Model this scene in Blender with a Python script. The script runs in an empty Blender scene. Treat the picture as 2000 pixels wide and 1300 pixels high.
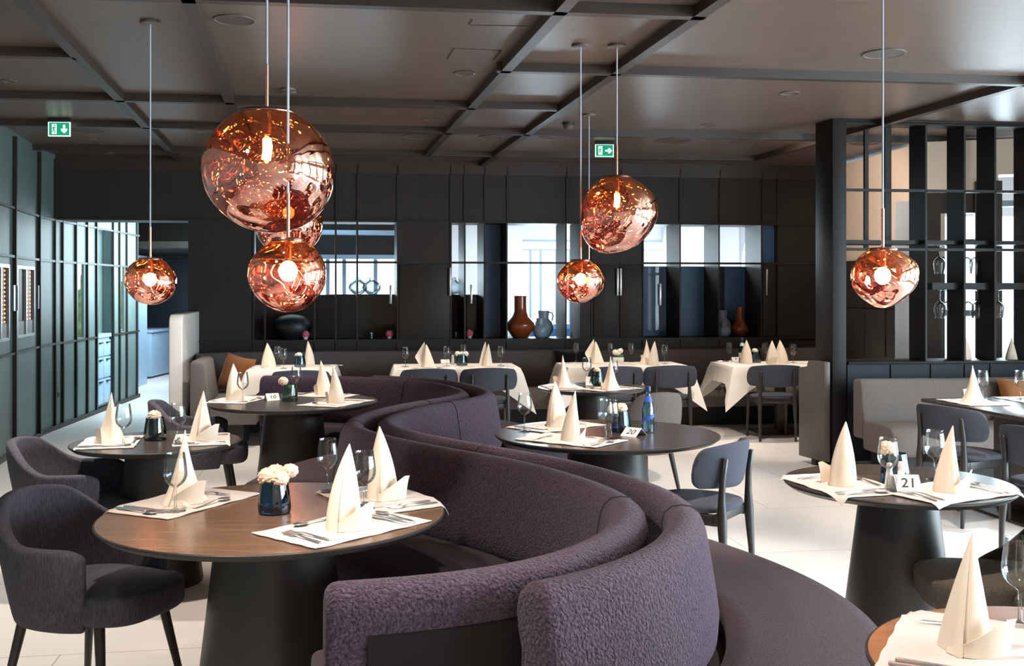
import bpy, math, random
from mathutils import Vector, Matrix, noise
random.seed(7)
SC = bpy.context.scene
COL = SC.collection
F, HY, CH = 2075.0, 563.0, 1.57          # focal length (px), horizon row, eye height
PI = math.pi
sin, cos = math.sin, math.cos

def at(px, py, z=0.75):                  # where the ray through a pixel meets height z
    Y = F * (CH - z) / (py - HY)
    return ((px - 1000) / F * Y, Y)
def pxz(py, Y): return CH - (py - HY) / F * Y

def srgb(r, g, b):
    f = lambda c: c / 12.92 if c <= 0.04045 else ((c + 0.055) / 1.055) ** 2.4
    return (f(r / 255), f(g / 255), f(b / 255), 1)

# ------------------------------------------------------------------ materials
def nodes(name):
    m = bpy.data.materials.new(name); m.use_nodes = True
    nt = m.node_tree; b = nt.nodes.get('Principled BSDF'); o = nt.nodes.get('Material Output')
    return m, nt, b, o
def mat(name, col, rough=0.5, metal=0.0, spec=0.5, bump=None, var=None, stretch=None, coord='Object', sheen=0):
    m, nt, b, o = nodes(name)
    b.inputs['Base Color'].default_value = col
    b.inputs['Roughness'].default_value = rough
    b.inputs['Metallic'].default_value = metal
    b.inputs['Specular IOR Level'].default_value = spec
    if sheen:
        b.inputs['Sheen Weight'].default_value = sheen; b.inputs['Sheen Roughness'].default_value = 0.5
    if bump or var:
        tc = nt.nodes.new('ShaderNodeTexCoord'); mp = nt.nodes.new('ShaderNodeMapping')
        nt.links.new(tc.outputs[coord], mp.inputs['Vector'])
        if stretch: mp.inputs['Scale'].default_value = stretch
    if bump:
        n = nt.nodes.new('ShaderNodeTexNoise'); n.inputs['Scale'].default_value = bump[0]; n.inputs['Detail'].default_value = 2
        nt.links.new(mp.outputs[0], n.inputs['Vector'])
        bp = nt.nodes.new('ShaderNodeBump'); bp.inputs['Strength'].default_value = bump[1]; bp.inputs['Distance'].default_value = bump[2]
        nt.links.new(n.outputs['Fac'], bp.inputs['Height']); nt.links.new(bp.outputs[0], b.inputs['Normal'])
    if var:                                # (scale, dark factor, light factor)
        n2 = nt.nodes.new('ShaderNodeTexNoise'); n2.inputs['Scale'].default_value = var[0]; n2.inputs['Detail'].default_value = 4
        nt.links.new(mp.outputs[0], n2.inputs['Vector'])
        cr = nt.nodes.new('ShaderNodeValToRGB')
        cr.color_ramp.elements[0].position = 0.3; cr.color_ramp.elements[1].position = 0.7
        cr.color_ramp.elements[0].color = tuple(c * var[1] for c in col[:3]) + (1,)
        cr.color_ramp.elements[1].color = tuple(min(1, c * var[2]) for c in col[:3]) + (1,)
        nt.links.new(n2.outputs['Fac'], cr.inputs['Fac']); nt.links.new(cr.outputs[0], b.inputs['Base Color'])
    return m
def emit(name, col, s):
    m, nt, b, o = nodes(name); nt.nodes.remove(b)
    e = nt.nodes.new('ShaderNodeEmission'); e.inputs[0].default_value = col; e.inputs[1].default_value = s
    nt.links.new(e.outputs[0], o.inputs[0]); return m
def glass(name, tint=(.96, .98, .98, 1), edge=(.78, .81, .83, 1), refl=0.85, base=0.05, rough=0.0):
    m, nt, b, o = nodes(name); nt.nodes.remove(b)
    lw = nt.nodes.new('ShaderNodeLayerWeight'); lw.inputs['Blend'].default_value = 0.25
    mc = nt.nodes.new('ShaderNodeMix'); mc.data_type = 'RGBA'
    mc.inputs[6].default_value = tint; mc.inputs[7].default_value = edge
    nt.links.new(lw.outputs['Facing'], mc.inputs[0])
    t = nt.nodes.new('ShaderNodeBsdfTransparent'); nt.links.new(mc.outputs[2], t.inputs[0])
    g = nt.nodes.new('ShaderNodeBsdfGlossy'); g.inputs['Roughness'].default_value = rough
    ma = nt.nodes.new('ShaderNodeMath'); ma.operation = 'MULTIPLY_ADD'; ma.inputs[1].default_value = refl; ma.inputs[2].default_value = base
    nt.links.new(lw.outputs['Fresnel'], ma.inputs[0])
    mx = nt.nodes.new('ShaderNodeMixShader'); nt.links.new(ma.outputs[0], mx.inputs[0])
    nt.links.new(t.outputs[0], mx.inputs[1]); nt.links.new(g.outputs[0], mx.inputs[2])
    nt.links.new(mx.outputs[0], o.inputs[0]); return m
def lampglass(name):                       # thin vapour-coated copper glass, dented on the inside
    m, nt, b, o = nodes(name); nt.nodes.remove(b); N = nt.nodes.new; K = nt.links.new
    geo = N('ShaderNodeNewGeometry'); tc = N('ShaderNodeTexCoord')
    n = N('ShaderNodeTexNoise'); n.inputs['Scale'].default_value = 6; n.inputs['Detail'].default_value = 0.5; n.inputs['Distortion'].default_value = 4.0
    K(tc.outputs['Object'], n.inputs['Vector'])
    bp = N('ShaderNodeBump'); bp.inputs['Distance'].default_value = 0.05
    K(n.outputs['Fac'], bp.inputs['Height'])
    st = N('ShaderNodeMath'); st.operation = 'MULTIPLY_ADD'; st.inputs[1].default_value = 0.92; st.inputs[2].default_value = 0.03
    K(geo.outputs['Backfacing'], st.inputs[0]); K(st.outputs[0], bp.inputs['Strength'])
    # the coating runs from amber at the neck to rose at the belly
    sep = N('ShaderNodeSeparateXYZ'); K(tc.outputs['Generated'], sep.inputs[0])
    cr = N('ShaderNodeValToRGB'); e = cr.color_ramp.elements
    e[0].position = .35; e[0].color = (1, .47, .37, 1); e[1].position = .95; e[1].color = (.92, .44, .12, 1); K(sep.outputs['Z'], cr.inputs['Fac'])
    cg = N('ShaderNodeValToRGB'); e = cg.color_ramp.elements
    e[0].position = .35; e[0].color = (1, .62, .53, 1); e[1].position = .95; e[1].color = (.90, .52, .28, 1); K(sep.outputs['Z'], cg.inputs['Fac'])
    g = N('ShaderNodeBsdfGlossy'); g.inputs['Roughness'].default_value = 0.012
    K(cg.outputs[0], g.inputs[0]); K(bp.outputs[0], g.inputs['Normal'])
    lw = N('ShaderNodeLayerWeight'); lw.inputs['Blend'].default_value = 0.35
    mc = N('ShaderNodeMix'); mc.data_type = 'RGBA'; mc.inputs[7].default_value = (.30, .09, .05, 1)
    K(cr.outputs[0], mc.inputs[6]); K(lw.outputs['Facing'], mc.inputs[0])
    t = N('ShaderNodeBsdfTransparent'); K(mc.outputs[2], t.inputs[0])
    ma = N('ShaderNodeMath'); ma.operation = 'MULTIPLY_ADD'; ma.inputs[1].default_value = 0.5; ma.inputs[2].default_value = 0.45
    K(lw.outputs['Facing'], ma.inputs[0])
    mx = N('ShaderNodeMixShader'); K(ma.outputs[0], mx.inputs[0])
    K(t.outputs[0], mx.inputs[1]); K(g.outputs[0], mx.inputs[2]); K(mx.outputs[0], o.inputs[0]); return m
def tiles(name):
    m, nt, b, o = nodes(name)
    tc = nt.nodes.new('ShaderNodeTexCoord'); mp = nt.nodes.new('ShaderNodeMapping'); mp.inputs['Rotation'].default_value = (0, 0, R(-9))
    br = nt.nodes.new('ShaderNodeTexBrick'); br.offset = 0.5
    c = srgb(240, 234, 229)
    br.inputs['Color1'].default_value = c; br.inputs['Color2'].default_value = tuple(x * .975 for x in c[:3]) + (1,)
    br.inputs['Mortar'].default_value = srgb(150, 140, 134)
    br.inputs['Scale'].default_value = 1.0; br.inputs['Mortar Size'].default_value = 0.0022; br.inputs['Mortar Smooth'].default_value = 0.1
    br.inputs['Brick Width'].default_value = 1.2; br.inputs['Row Height'].default_value = 1.2
    nt.links.new(tc.outputs['Object'], mp.inputs[0]); nt.links.new(mp.outputs[0], br.inputs['Vector'])
    nt.links.new(br.outputs['Color'], b.inputs['Base Color'])
    b.inputs['Roughness'].default_value = 0.28; b.inputs['Specular IOR Level'].default_value = 0.35
    return m
R = math.radians
M = {}
M['floor'] = tiles('floor tile')
M['ceil'] = mat('ceiling veneer', srgb(102, 86, 77), 0.33, spec=0.55, var=(6, .82, 1.12), stretch=(.6, 8, 1), bump=(220, .12, .01))
M['beam'] = mat('dark ceiling wood', srgb(54, 45, 41), 0.42, var=(5, .8, 1.1), stretch=(1, 6, 6))
M['wall'] = mat('dark wall veneer', srgb(48, 44, 41), 0.5, spec=0.3, var=(4, .85, 1.15), stretch=(8, 8, .6))
M['wallL'] = mat('daylit wall veneer', srgb(96, 112, 112), 0.5, spec=0.3, var=(4, .88, 1.1), stretch=(8, 8, .6))  # cool daylight on the left wall mixed into the veneer colour
M['black'] = mat('black shadow gap', srgb(26, 25, 25), 0.6)
M['steelblk'] = mat('black steel frame', srgb(30, 28, 28), 0.5, spec=0.22)
M['endpanel'] = mat('brown grey panel', srgb(98, 90, 86), 0.45)
M['blue'] = mat('lacquer with daylight blue', srgb(70, 112, 160), 0.4, spec=0.4)  # blue of reflected daylight put into the lacquer colour
M['slate'] = mat('slate door', srgb(38, 44, 54), 0.55, spec=0.2)
M['white'] = mat('white paint', srgb(236, 232, 228), 0.6)
M['cream'] = mat('cream plaster', srgb(228, 208, 190), 0.8)
M['backwhite'] = mat('white plaster', srgb(226, 230, 234), 0.8)
M['purple'] = mat('purple boucle', srgb(78, 61, 74), 0.95, spec=0.15, bump=(110, 1.0, .016), var=(120, .45, 1.7), sheen=.12)
M['purpleseat'] = mat('purple flat weave', srgb(63, 51, 58), 0.95, spec=0.15, bump=(200, .6, .007), var=(110, .72, 1.3), sheen=.08)
M['purpleback'] = mat('dark brown backing cloth', srgb(44, 36, 37), 0.95, spec=0.1, bump=(260, .3, .004))
M['seam'] = mat('dark seam', srgb(40, 33, 38), 0.9)
M['grey'] = mat('grey upholstery', srgb(116, 108, 106), 0.95, spec=0.15, bump=(150, .6, .008), var=(170, .75, 1.2))
M['greyarm'] = mat('grey beige upholstery', srgb(114, 105, 100), 0.95, spec=0.15, bump=(150, .5, .006), var=(170, .75, 1.2))
M['denim'] = mat('charcoal slub fabric', srgb(82, 79, 88), 0.9, spec=0.2, bump=(260, .4, .004), var=(150, .66, 1.35), stretch=(1.3, 1.3, .18))
M['chairfab'] = mat('blue grey wool', srgb(76, 78, 88), 0.95, spec=0.15, bump=(260, .5, .005), var=(260, .7, 1.3))
M['dkbrown'] = mat('dark brown grey fabric', srgb(84, 76, 68), .9, spec=.2, bump=(220, .4, .004), var=(120, .75, 1.25))
M['darkwood'] = mat('black stained wood', srgb(58, 55, 54), 0.4, spec=0.4)
M['legwood'] = mat('charcoal wood', srgb(52, 49, 47), 0.4)
M['top'] = mat('dark brown tabletop', srgb(116, 88, 68), 0.26, spec=0.55, var=(4, .75, 1.2), stretch=(.7, 7, 1))
M['topd'] = mat('black brown tabletop', srgb(68, 58, 54), 0.26, spec=0.5, var=(4, .8, 1.15), stretch=(.7, 7, 1))
M['topo'] = mat('orange brown tabletop', srgb(160, 106, 66), 0.3, spec=0.5, var=(4, .8, 1.15), stretch=(.7, 7, 1))
M['rim'] = mat('dark table rim', srgb(50, 46, 44), 0.4)
M['ped'] = mat('black brown pedestal', srgb(54, 50, 47), 0.42, spec=0.45)
M['linen'] = mat('white placemat cloth', srgb(226, 214, 206), 0.85, bump=(300, .25, .002))
M['cloth'] = mat('ivory tablecloth', srgb(240, 232, 222), 0.8)
M['napkin'] = mat('cream paper napkin', srgb(246, 229, 208), 0.8)
M['silver'] = mat('polished steel', (.94, .93, .92, 1), 0.30, metal=1)
M['dull'] = mat('brushed steel', (.55, .56, .58, 1), 0.3, metal=1)
M['card'] = mat('white card', srgb(244, 240, 236), 0.7)
M['ink'] = mat('black ink', srgb(24, 22, 24), 0.6)
M['glass'] = glass('clear wine glass')
M['pane'] = glass('window glass', (.97, .98, .98, 1), (.8, .85, .88, 1), .15, .005)
M['vblue'] = glass('blue vase glass', (.22, .46, .64, 1), (.03, .10, .18, 1), .8, .07)
M['vteal'] = glass('green teal vase glass', (.12, .42, .42, 1), (.01, .09, .10, 1), .8, .07)
M['vlight'] = glass('pale blue vase glass', (.50, .68, .78, 1), (.08, .22, .34, 1), .8, .07)
M['vsage'] = glass('sage vase glass', (.50, .66, .56, 1), (.08, .17, .13, 1), .8, .07)
M['vclear'] = glass('clear vase glass', (.8, .9, .92, 1), (.03, .07, .08, 1), .8, .06)
M['bottle'] = glass('blue bottle glass', (.48, .78, .94, 1), (.06, .26, .52, 1), .9, .07)
M['bottlet'] = glass('aqua bottle glass', (.25, .68, .80, 1), (.02, .16, .30, 1), .9, .08)
M['lblue'] = mat('blue bottle label', srgb(48, 84, 176), 0.5)
M['lpale'] = mat('pale bottle label', srgb(214, 232, 226), 0.5)
M['cap'] = mat('dark blue cap', srgb(30, 44, 92), 0.35)
M['peach'] = mat('peach carnation', srgb(246, 208, 182), 0.8)
M['wflower'] = mat('white carnation', srgb(246, 240, 228), 0.8)
M['pflower'] = mat('pink blossom', srgb(236, 110, 140), 0.8)
M['leaf'] = mat('green leaf', srgb(78, 120, 62), 0.6)
M['ceramic'] = mat('white ceramic', srgb(240, 238, 234), 0.25)
M['brown'] = mat('glazed brown ceramic', srgb(132, 66, 32), 0.16, spec=0.6)
M['paleblue'] = mat('pale blue ceramic', srgb(150, 172, 190), 0.3)
M['bluegrey'] = mat('blue grey ceramic', srgb(130, 148, 168), 0.35)
M['ball'] = mat('black blue ribbed ceramic', srgb(22, 27, 31), 0.5)
M['cushion'] = mat('caramel velvet', srgb(142, 86, 34), 0.75, sheen=.3)
M['dcushion'] = mat('black cushion cloth', srgb(34, 31, 30), 0.9)
M['copper'] = mat('polished copper', (.82, .40, .28, 1), 0.2, metal=1)
M['chromecap'] = mat('dark copper cap', (.35, .18, .14, 1), 0.25, metal=1)
M['cord'] = mat('grey flex', srgb(176, 178, 190), 0.5)
M['lamp'] = lampglass('copper vapour glass')
M['bulb'] = emit('lit bulb', (1, .74, .48, 1), 90)
M['fil'] = emit('lit filament', (1, .80, .52, 1), 220)
M['bulbglass'] = glass('bulb glass', (1, .86, .66, 1), (.9, .6, .35, 1), .6, .05)
M['exitg'] = emit('lit green sign', srgb(28, 150, 108), 1.3)
M['exitw'] = emit('lit white sign', (.86, 1, .94, 1), 1.9)
M['led'] = emit('orange cooler light', (1, .36, .14, 1), 3.5)
M['spotlens'] = emit('lit downlight', (1, .86, .68, 1), 1.2)
M['ring'] = mat('grey fixture ring', srgb(96, 86, 80), 0.4)
M['grille'] = mat('speaker grille', srgb(84, 76, 72), 0.7, bump=(400, .8, .004))
M['lightcab'] = mat('pale blue cabinet', srgb(150, 176, 200), 0.35)
M['cooler'] = mat('dark cooler interior', srgb(62, 38, 26), 0.5)
M['redcandle'] = mat('dark red candle', srgb(96, 30, 30), 0.5)
M['gapgrass'] = mat('hedge leaves', srgb(110, 140, 90), 0.8, var=(6, .5, 1.4))

# ------------------------------------------------------------------ mesh helpers
class MB:
    def __init__(s): s.v = []; s.f = []
    def add(s, v, f):
        n = len(s.v); s.v += [tuple(p) for p in v]; s.f += [tuple(i + n for i in q) for q in f]; return s
    def box(s, x0, x1, y0, y1, z0, z1, fr=None, taper=None):
        p = [(x, y, z) for z in (z0, z1) for x, y in ((x0, y0), (x1, y0), (x1, y1), (x0, y1))]
        if fr: p = [fr(*q) for q in p]
        return s.add(p, [(3, 2, 1, 0), (4, 5, 6, 7), (0, 1, 5, 4), (1, 2, 6, 5), (2, 3, 7, 6), (3, 0, 4, 7)])
    def lathe(s, prof, n=32, c=(0, 0, 0), rib=None):
        v = []; f = []; k = len(prof)
        for i in range(n):
            a = 2 * PI * i / n
            for r, z in prof:
                rr = r * (1 + rib * (i % 2)) if rib else r
                v.append((c[0] + rr * cos(a), c[1] + rr * sin(a), c[2] + z))
        for i in range(n):
            j = (i + 1) % n
            for q in range(k - 1):
                f.append((i * k + q, j * k + q, j * k + q + 1, i * k + q + 1))
        for q, flip in ((0, 1), (k - 1, 0)):
            if prof[q][0] > 1e-4 and prof[q] is not None and (q == 0 or True):
                if (q == 0 and s_cap[0]) or (q == k - 1 and s_cap[1]):
                    ring = [i * k + q for i in range(n)]
                    f.append(tuple(reversed(ring)) if flip else tuple(ring))
        return s.add(v, f)
    def tube(s, pts, r, n=10, cap=True):
        pts = [Vector(p) for p in pts]; k = len(pts)
        rs = r if isinstance(r, (list, tuple)) else [r] * k
        v = []; f = []; up = None
        for i, p in enumerate(pts):
            t = (pts[min(i + 1, k - 1)] - pts[max(i - 1, 0)]).normalized()
            if up is None:
                up = Vector((0, 0, 1)) if abs(t.z) < .9 else Vector((1, 0, 0))
            a = t.cross(up).normalized(); b = a.cross(t).normalized(); up = b
            for j in range(n):
                w = 2 * PI * j / n
                v.append(p + (a * cos(w) + b * sin(w)) * rs[i])
        for i in range(k - 1):
            for j in range(n):
                q = (j + 1) % n
                f.append((i * n + j, i * n + q, (i + 1) * n + q, (i + 1) * n + j))
        if cap:
            f.append(tuple(reversed(range(n)))); f.append(tuple((k - 1) * n + j for j in range(n)))
        return s.add(v, f)
    def prism(s, pts, z0, z1, fr=None):       # polygon in x,y lifted from z0 to z1
        n = len(pts); p = [(x, y, z0) for x, y in pts] + [(x, y, z1) for x, y in pts]
        if fr: p = [fr(*q) for q in p]
        return s.add(p, [tuple(reversed(range(n))), tuple(range(n, 2 * n))] + [(i, (i + 1) % n, n + (i + 1) % n, n + i) for i in range(n)])
    def sweep(s, path, prof, side=1, cap=True, soft=0):   # closed profile (n,z) swept along a plan path
        path = list(path); ins = None
        if soft:
            def ends(P):
                (x0, y0), (x1, y1) = P[0], P[1]; l = math.hypot(x1 - x0, y1 - y0); d = ((x1 - x0) / l, (y1 - y0) / l)
                return [(x0 + d[0] * soft * q, y0 + d[1] * soft * q) for q in (0, .08, .3, .6, 1)]
            path = ends(path) + path[1:-1] + ends(path[::-1])[::-1] if math.hypot(path[1][0] - path[0][0], path[1][1] - path[0][1]) > soft else path
            ii = [1, .60, .28, .08, 0]; ins = {q: ii[q] for q in range(5)}; ins.update({len(path) - 1 - q: ii[q] for q in range(5)})
            cn = sum(p[0] for p in prof) / len(prof); cz = sum(p[1] for p in prof) / len(prof)
        k = len(path); m = len(prof); v = []
        for i, p in enumerate(path):
            a = path[max(i - 1, 0)]; b = path[min(i + 1, k - 1)]
            tx, ty = b[0] - a[0], b[1] - a[1]; l = math.hypot(tx, ty); tx /= l; ty /= l
            nx, ny = ty * side, -tx * side
            dd = soft * ins.get(i, 0) if ins else 0
            for q, z in prof:
                if dd:
                    l = max(1e-6, math.hypot(q - cn, z - cz)); f_ = min(dd, l * .8) / l; q, z = q + (cn - q) * f_ * min(1, abs(z - cz) / .05 + .6), z + (cz - z) * f_
                v.append((p[0] + nx * q, p[1] + ny * q, z))
        f = []
        for i in range(k - 1):
            for j in range(m):
                q = (j + 1) % m
                f.append((i * m + j, (i + 1) * m + j, (i + 1) * m + q, i * m + q))
        if cap: f += [tuple(range(m)), tuple((k - 1) * m + j for j in reversed(range(m)))]
        return s.add(v, f)
    def ball(s, c, r, nu=20, nv=12, fn=None):
        v = []; f = []
        for i in range(nv + 1):
            th = PI * i / nv
            for j in range(nu):
                ph = 2 * PI * j / nu
                d = Vector((sin(th) * cos(ph), sin(th) * sin(ph), cos(th)))
                k = fn(d) if fn else 1
                v.append((c[0] + d.x * r[0] * k, c[1] + d.y * r[1] * k, c[2] + d.z * r[2] * k))
        for i in range(nv):
            for j in range(nu):
                q = (j + 1) % nu
                f.append((i * nu + j, (i + 1) * nu + j, (i + 1) * nu + q, i * nu + q))
        return s.add(v, f)
    def mesh(s, name='m', smooth=40, bevel=0, seg=2, sub=0, solid=0, off=0):
        me = bpy.data.meshes.new(name); me.from_pydata(s.v, [], s.f); me.update()
        if bevel or sub or solid:
            o = bpy.data.objects.new('tmp', me); COL.objects.link(o)
            if solid:
                d = o.modifiers.new('s', 'SOLIDIFY'); d.thickness = solid; d.offset = off
            if bevel:
                d = o.modifiers.new('b', 'BEVEL'); d.width = bevel; d.segments = seg; d.limit_method = 'ANGLE'; d.angle_limit = R(35)
            if sub:
                d = o.modifiers.new('u', 'SUBSURF'); d.levels = sub; d.render_levels = sub
            dg = bpy.context.evaluated_depsgraph_get()
            m2 = bpy.data.meshes.new_from_object(o.evaluated_get(dg))
            bpy.data.objects.remove(o); bpy.data.meshes.remove(me); me = m2; me.name = name
        if smooth:
            for p in me.polygons: p.use_smooth = True
            me.set_sharp_from_angle(angle=R(smooth))
        return me
s_cap = [True, True]
def lathe(prof, n=32, c=(0, 0, 0), caps=(True, True), rib=None):
    s_cap[0], s_cap[1] = caps
    return MB().lathe(prof, n, c, rib)

def ob(name, me, m=None, parent=None, label=None):
    if isinstance(me, MB): me = me.mesh(name)
    if m is not None and not me.materials: me.materials.append(m)
    o = bpy.data.objects.new(name, me); COL.objects.link(o)
    if parent: o.parent = parent
    if label: o['label'] = label
    return o
def tag(o, label, cat, group=None, kind=None):
    o['label'] = label; o['category'] = cat
    if group: o['group'] = group
    if kind: o['kind'] = kind
    return o
def struct(name, me, m, label=None):
    o = ob(name, me, m); o['kind'] = 'structure'
    if label: o['label'] = label
    return o
def root(name, label, cat, loc=(0, 0, 0), rz=0, group=None, sc=1):
    o = bpy.data.objects.new(name, None); COL.objects.link(o); o.empty_display_size = .1
    o.location = loc; o.rotation_euler = (0, 0, rz); o.scale = (sc, sc, sc) if not isinstance(sc, tuple) else sc
    return tag(o, label, cat, group)
def copies(parts, r):                      # parts: [(name, mesh, material, index of owner or None)]
    made = []
    for n, me, m, own in parts:
        made.append(ob(n, me, m, r if own is None else made[own]))
    return made
def single(name, me, m, label, cat, loc, rz=0, group=None, sc=1):
    o = ob(name, me, m); o.location = loc; o.rotation_euler = (0, 0, rz); o.scale = (sc, sc, sc)
    return tag(o, label, cat, group)

class Fr:                                   # oblique plan frame: origin + u*U + v*V
    def __init__(s, o, U, V): s.o, s.U, s.V = o, U, V
    def __call__(s, u, v, z): return (s.o[0] + u * s.U[0] + v * s.V[0], s.o[1] + u * s.U[1] + v * s.V[1], z)
    def u(s, px):                           # u where the ray of image column px meets the line v=0
        k = (px - 1000) / F
        return (k * s.o[1] - s.o[0]) / (s.U[0] - k * s.U[1])
def unit(x, y):
    l = math.hypot(x, y); return (x / l, y / l)
ACR = unit(1, .126); ALO = unit(-.193, 1)
# ------------------------------------------------------------------ room shell
CZ = 3.06
struct('floor', MB().box(-12, 12, -5, 26, -.1, 0).mesh(smooth=0), M['floor'])
struct('ceiling', MB().prism([(-9, -5), (12, -5), (12, 22), (-7.8, 22), (-5.5, 15.5), (-5.3, 11.5), (-9, -3)], CZ, CZ + .1).mesh(smooth=0), M['ceil'])
# ceiling beams
def beam(n, x0, x1, y0, along=False, w=.07, drop=.06):
    if along:                               # x0 = X at Y=0, runs from y0..x1 along the room
        fr = Fr((x0, 0), (1, 0), (-.196, 1)); b = MB().box(-w / 2, w / 2, y0, x1, CZ - drop, CZ + .02, fr)
    else:
        fr = Fr((0, y0), (1, .128), (0, 1)); b = MB().box(x0, x1, 0, w, CZ - drop, CZ + .02, fr)
    return struct('trim_%d' % n, b.mesh(smooth=0), M['beam'])
beam(1, -6, 1.03, 5.47)
beam(2, -7, .36, 8.48); beam(3, -7.5, 3.15, 9.88); beam(4, -7.5, 2.75, 11.58); beam(5, -.1, 3.65, 7.0)
beam(6, -6, -2.72, 6.93)
beam(7, -1.407, 12.1, -4, True); beam(8, -.575, 9.7, -4, True); beam(9, 1.336, 11.5, -4, True)
beam(10, 2.09, 12.7, -4, True); beam(11, 5.1, 11.9, -4, True); beam(12, 3.2, 7, 9.95)
struct('trim_13', MB().box(-6, 3.75, -.02, .0, 2.9, CZ, Fr((0, 12.5), ACR, ALO)).mesh(smooth=0), M['beam'])
# access panel joints in the ceiling
g = MB()
def cpt(px, py): return at(px, py, CZ)
def joint(a, b, w=.004):
    p, q = cpt(*a), cpt(*b); l = math.hypot(q[0] - p[0], q[1] - p[1]); tx, ty = (q[0] - p[0]) / l, (q[1] - p[1]) / l
    f = Fr(p, (tx, ty), (-ty, tx)); g.box(0, l, -w, w, CZ - .0015, CZ + .002, f)
joint((886, 94), (979, 98)); joint((886, 94), (873, 115), .006); joint((979, 98), (963, 118), .006); joint((922, 37), (915, 48), .006); joint((918, 49), (1035, 51))
struct('trim_14', g.mesh(smooth=0), M['black'])

# back wall with its shelf niches --------------------------------------------
FB = Fr((0, 12.5), ACR, ALO); U = FB.u
D = .48; Z0, Z1, ZR = .98, 2.34, 1.872
w = MB()
w.box(U(110), U(1598), 0, .5, Z1, CZ, FB)                       # band above the niches
w.box(U(370), U(1598), 0, .5, 0, Z0, FB)                        # band below
for a, b in ((370, 496), (777, 881), (1133, 1256.6), (1519, 1598)):
    w.box(U(a), U(b), 0, .5, Z0, Z1, FB)
wb = struct('wall_back', w.mesh(smooth=0), M['wall'])
d = MB()
for px in (909.5, 947.5, 991.5, 1107, 1330, 1406, 1489):        # deep upright boards between niches
    d.box(U(px) - .018, U(px), .0, D, Z0, Z1, FB)
for px in (518.5, 616, 657, 699): d.box(U(px) - .016, U(px) + .004, 0, .12, Z0, Z1, FB)
d.box(U(496), U(777), 0, .03, ZR - .012, ZR + .012, FB); d.box(U(881), U(1133), 0, .03, ZR - .012, ZR + .012, FB); d.box(U(1256), U(1519), 0, .03, ZR - .012, ZR + .012, FB)
o = ob('dividers', d.mesh(smooth=0), M['wall'], wb)
r = MB()
for px in (657, 699, 777, 880, 907, 947, 991, 1107, 1213, 1328, 1406, 1489, 1519): r.box(U(px) - .012, U(px) + .006, -.02, .005, Z1 + .01, CZ - .06, FB)
for px in (370, 496, 520, 616, 657, 699, 777, 880, 910, 991, 1105, 1156, 1256, 1330, 1406, 1489): r.box(U(px) - .01, U(px) + .008, -.018, .005, .86, Z0 - .02, FB)
for a, b in ((370, 496), (777, 881), (1156, 1256), (1519, 1598)):
    r.box(U(a), U(b), -.012, .005, ZR - .014, ZR + .014, FB)
for px in (370, 496, 777, 881, 1156, 1256): r.box(U(px) - .012, U(px) + .006, -.018, .005, Z0, Z1, FB)
r.box(U(370), U(1598), -.03, .005, Z0 - .022, Z0, FB); r.box(U(110), U(1598), -.03, .005, Z1 - .005, Z1 + .014, FB)
ob('ribs', r.mesh(smooth=0), M['wall'], wb)
bp = MB()
bp.box(U(496), U(777) + .1, D, D + .02, Z0, 1.495, FB); bp.box(U(881), U(948), D, D + .02, Z0, 1.495, FB)
ob('rear_panels', bp.mesh(smooth=0), M['wall'], wb)
bp = MB()
bp.box(U(948), U(991), D - .1, D + .02, Z0, Z1, FB)
bp.box(U(1257), U(1406) , D, D + .02, Z0, 1.845, FB); bp.box(U(1406) + .24, U(1489), D, D + .02, 1.18, 1.845, FB)
bp.box(U(1489), U(1519), .1, D, Z0, Z1, FB)
ob('blue_panels', bp.mesh(smooth=0), M['blue'], wb)
bp = MB(); bp.box(U(1406), U(1406) + .24, D - .02, D, Z0, 1.845, FB); bp.box(U(1406) + .24, U(1489), D, D + .02, Z0, 1.18, FB)
ob('dark_panels', bp.mesh(smooth=0), M['black'], wb)

def cab_door(a, b, z0, z1, hp, hz, label, m=None, v=-.006, split=None):
    t = root('cabinet_door', label, 'cabinet door', FB((U(a) + U(b)) / 2, v, z0), 0, None)
    l = t.location
    p = MB().box(U(a) + .012, U(b) - .012, v - .012, v, z0, z1, FB); p.v = [(x - l.x, y - l.y, z - l.z) for x, y, z in p.v]
    ob('door_panel', p.mesh(bevel=.003 if m is not M['pane'] else 0), m or M['wall'], t)
    h = MB().box(U(hp) - .012, U(hp) + .012, v - .05, v - .03, hz[0], hz[1], FB); h.v = [(x - l.x, y - l.y, z - l.z) for x, y, z in h.v]
    for z in (hz[0] + .03, hz[1] - .05):
        q = MB().box(U(hp) - .006, U(hp) + .006, v - .04, v - .012, z, z + .015, FB); h.add([(x - l.x, y - l.y, z2 - l.z) for x, y, z2 in q.v], q.f)
    ob('handle', h.mesh(bevel=.003), M['dull'], t, 'steel bar handle')
    return t
hz = lambda a, b: (pxz(b, 12.7), pxz(a, 12.7))
cab_door(778, 880, Z0 + .01, ZR - .02, 878, hz(523, 577), 'dark brown cabinet door between the lattice niche and the first blue niche')
cab_door(1157, 1206, Z0 + .01, ZR - .02, 1204, hz(524, 577), 'left half of the dark double cabinet door right of the small hanging lamp')
cab_door(1208, 1255, Z0 + .01, ZR - .02, 1210, hz(524, 577), 'right half of the dark double cabinet door right of the small hanging lamp')
cab_door(1490, 1519, Z0 + .01, ZR - .02, 1497, hz(525, 577), 'narrow dark cabinet door right of the brown and blue vases', v=.03)
cab_door(700, 776, Z0 + .005, ZR - .015, 763, hz(557, 592), 'glass cabinet door in front of the pink flower and two round bottles', M['pane'], .05)
cab_door(911, 933, Z0 + .005, ZR - .015, 920.5, hz(556, 592), 'narrow glass cabinet door with steel handle left of the tall blue niche', M['pane'], .05)
cab_door(1258, 1303, Z0 + .005, ZR - .015, 1290, hz(554, 596), 'glass cabinet door over the blue niche nearest the big right lamp', M['pane'], .05)

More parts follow.
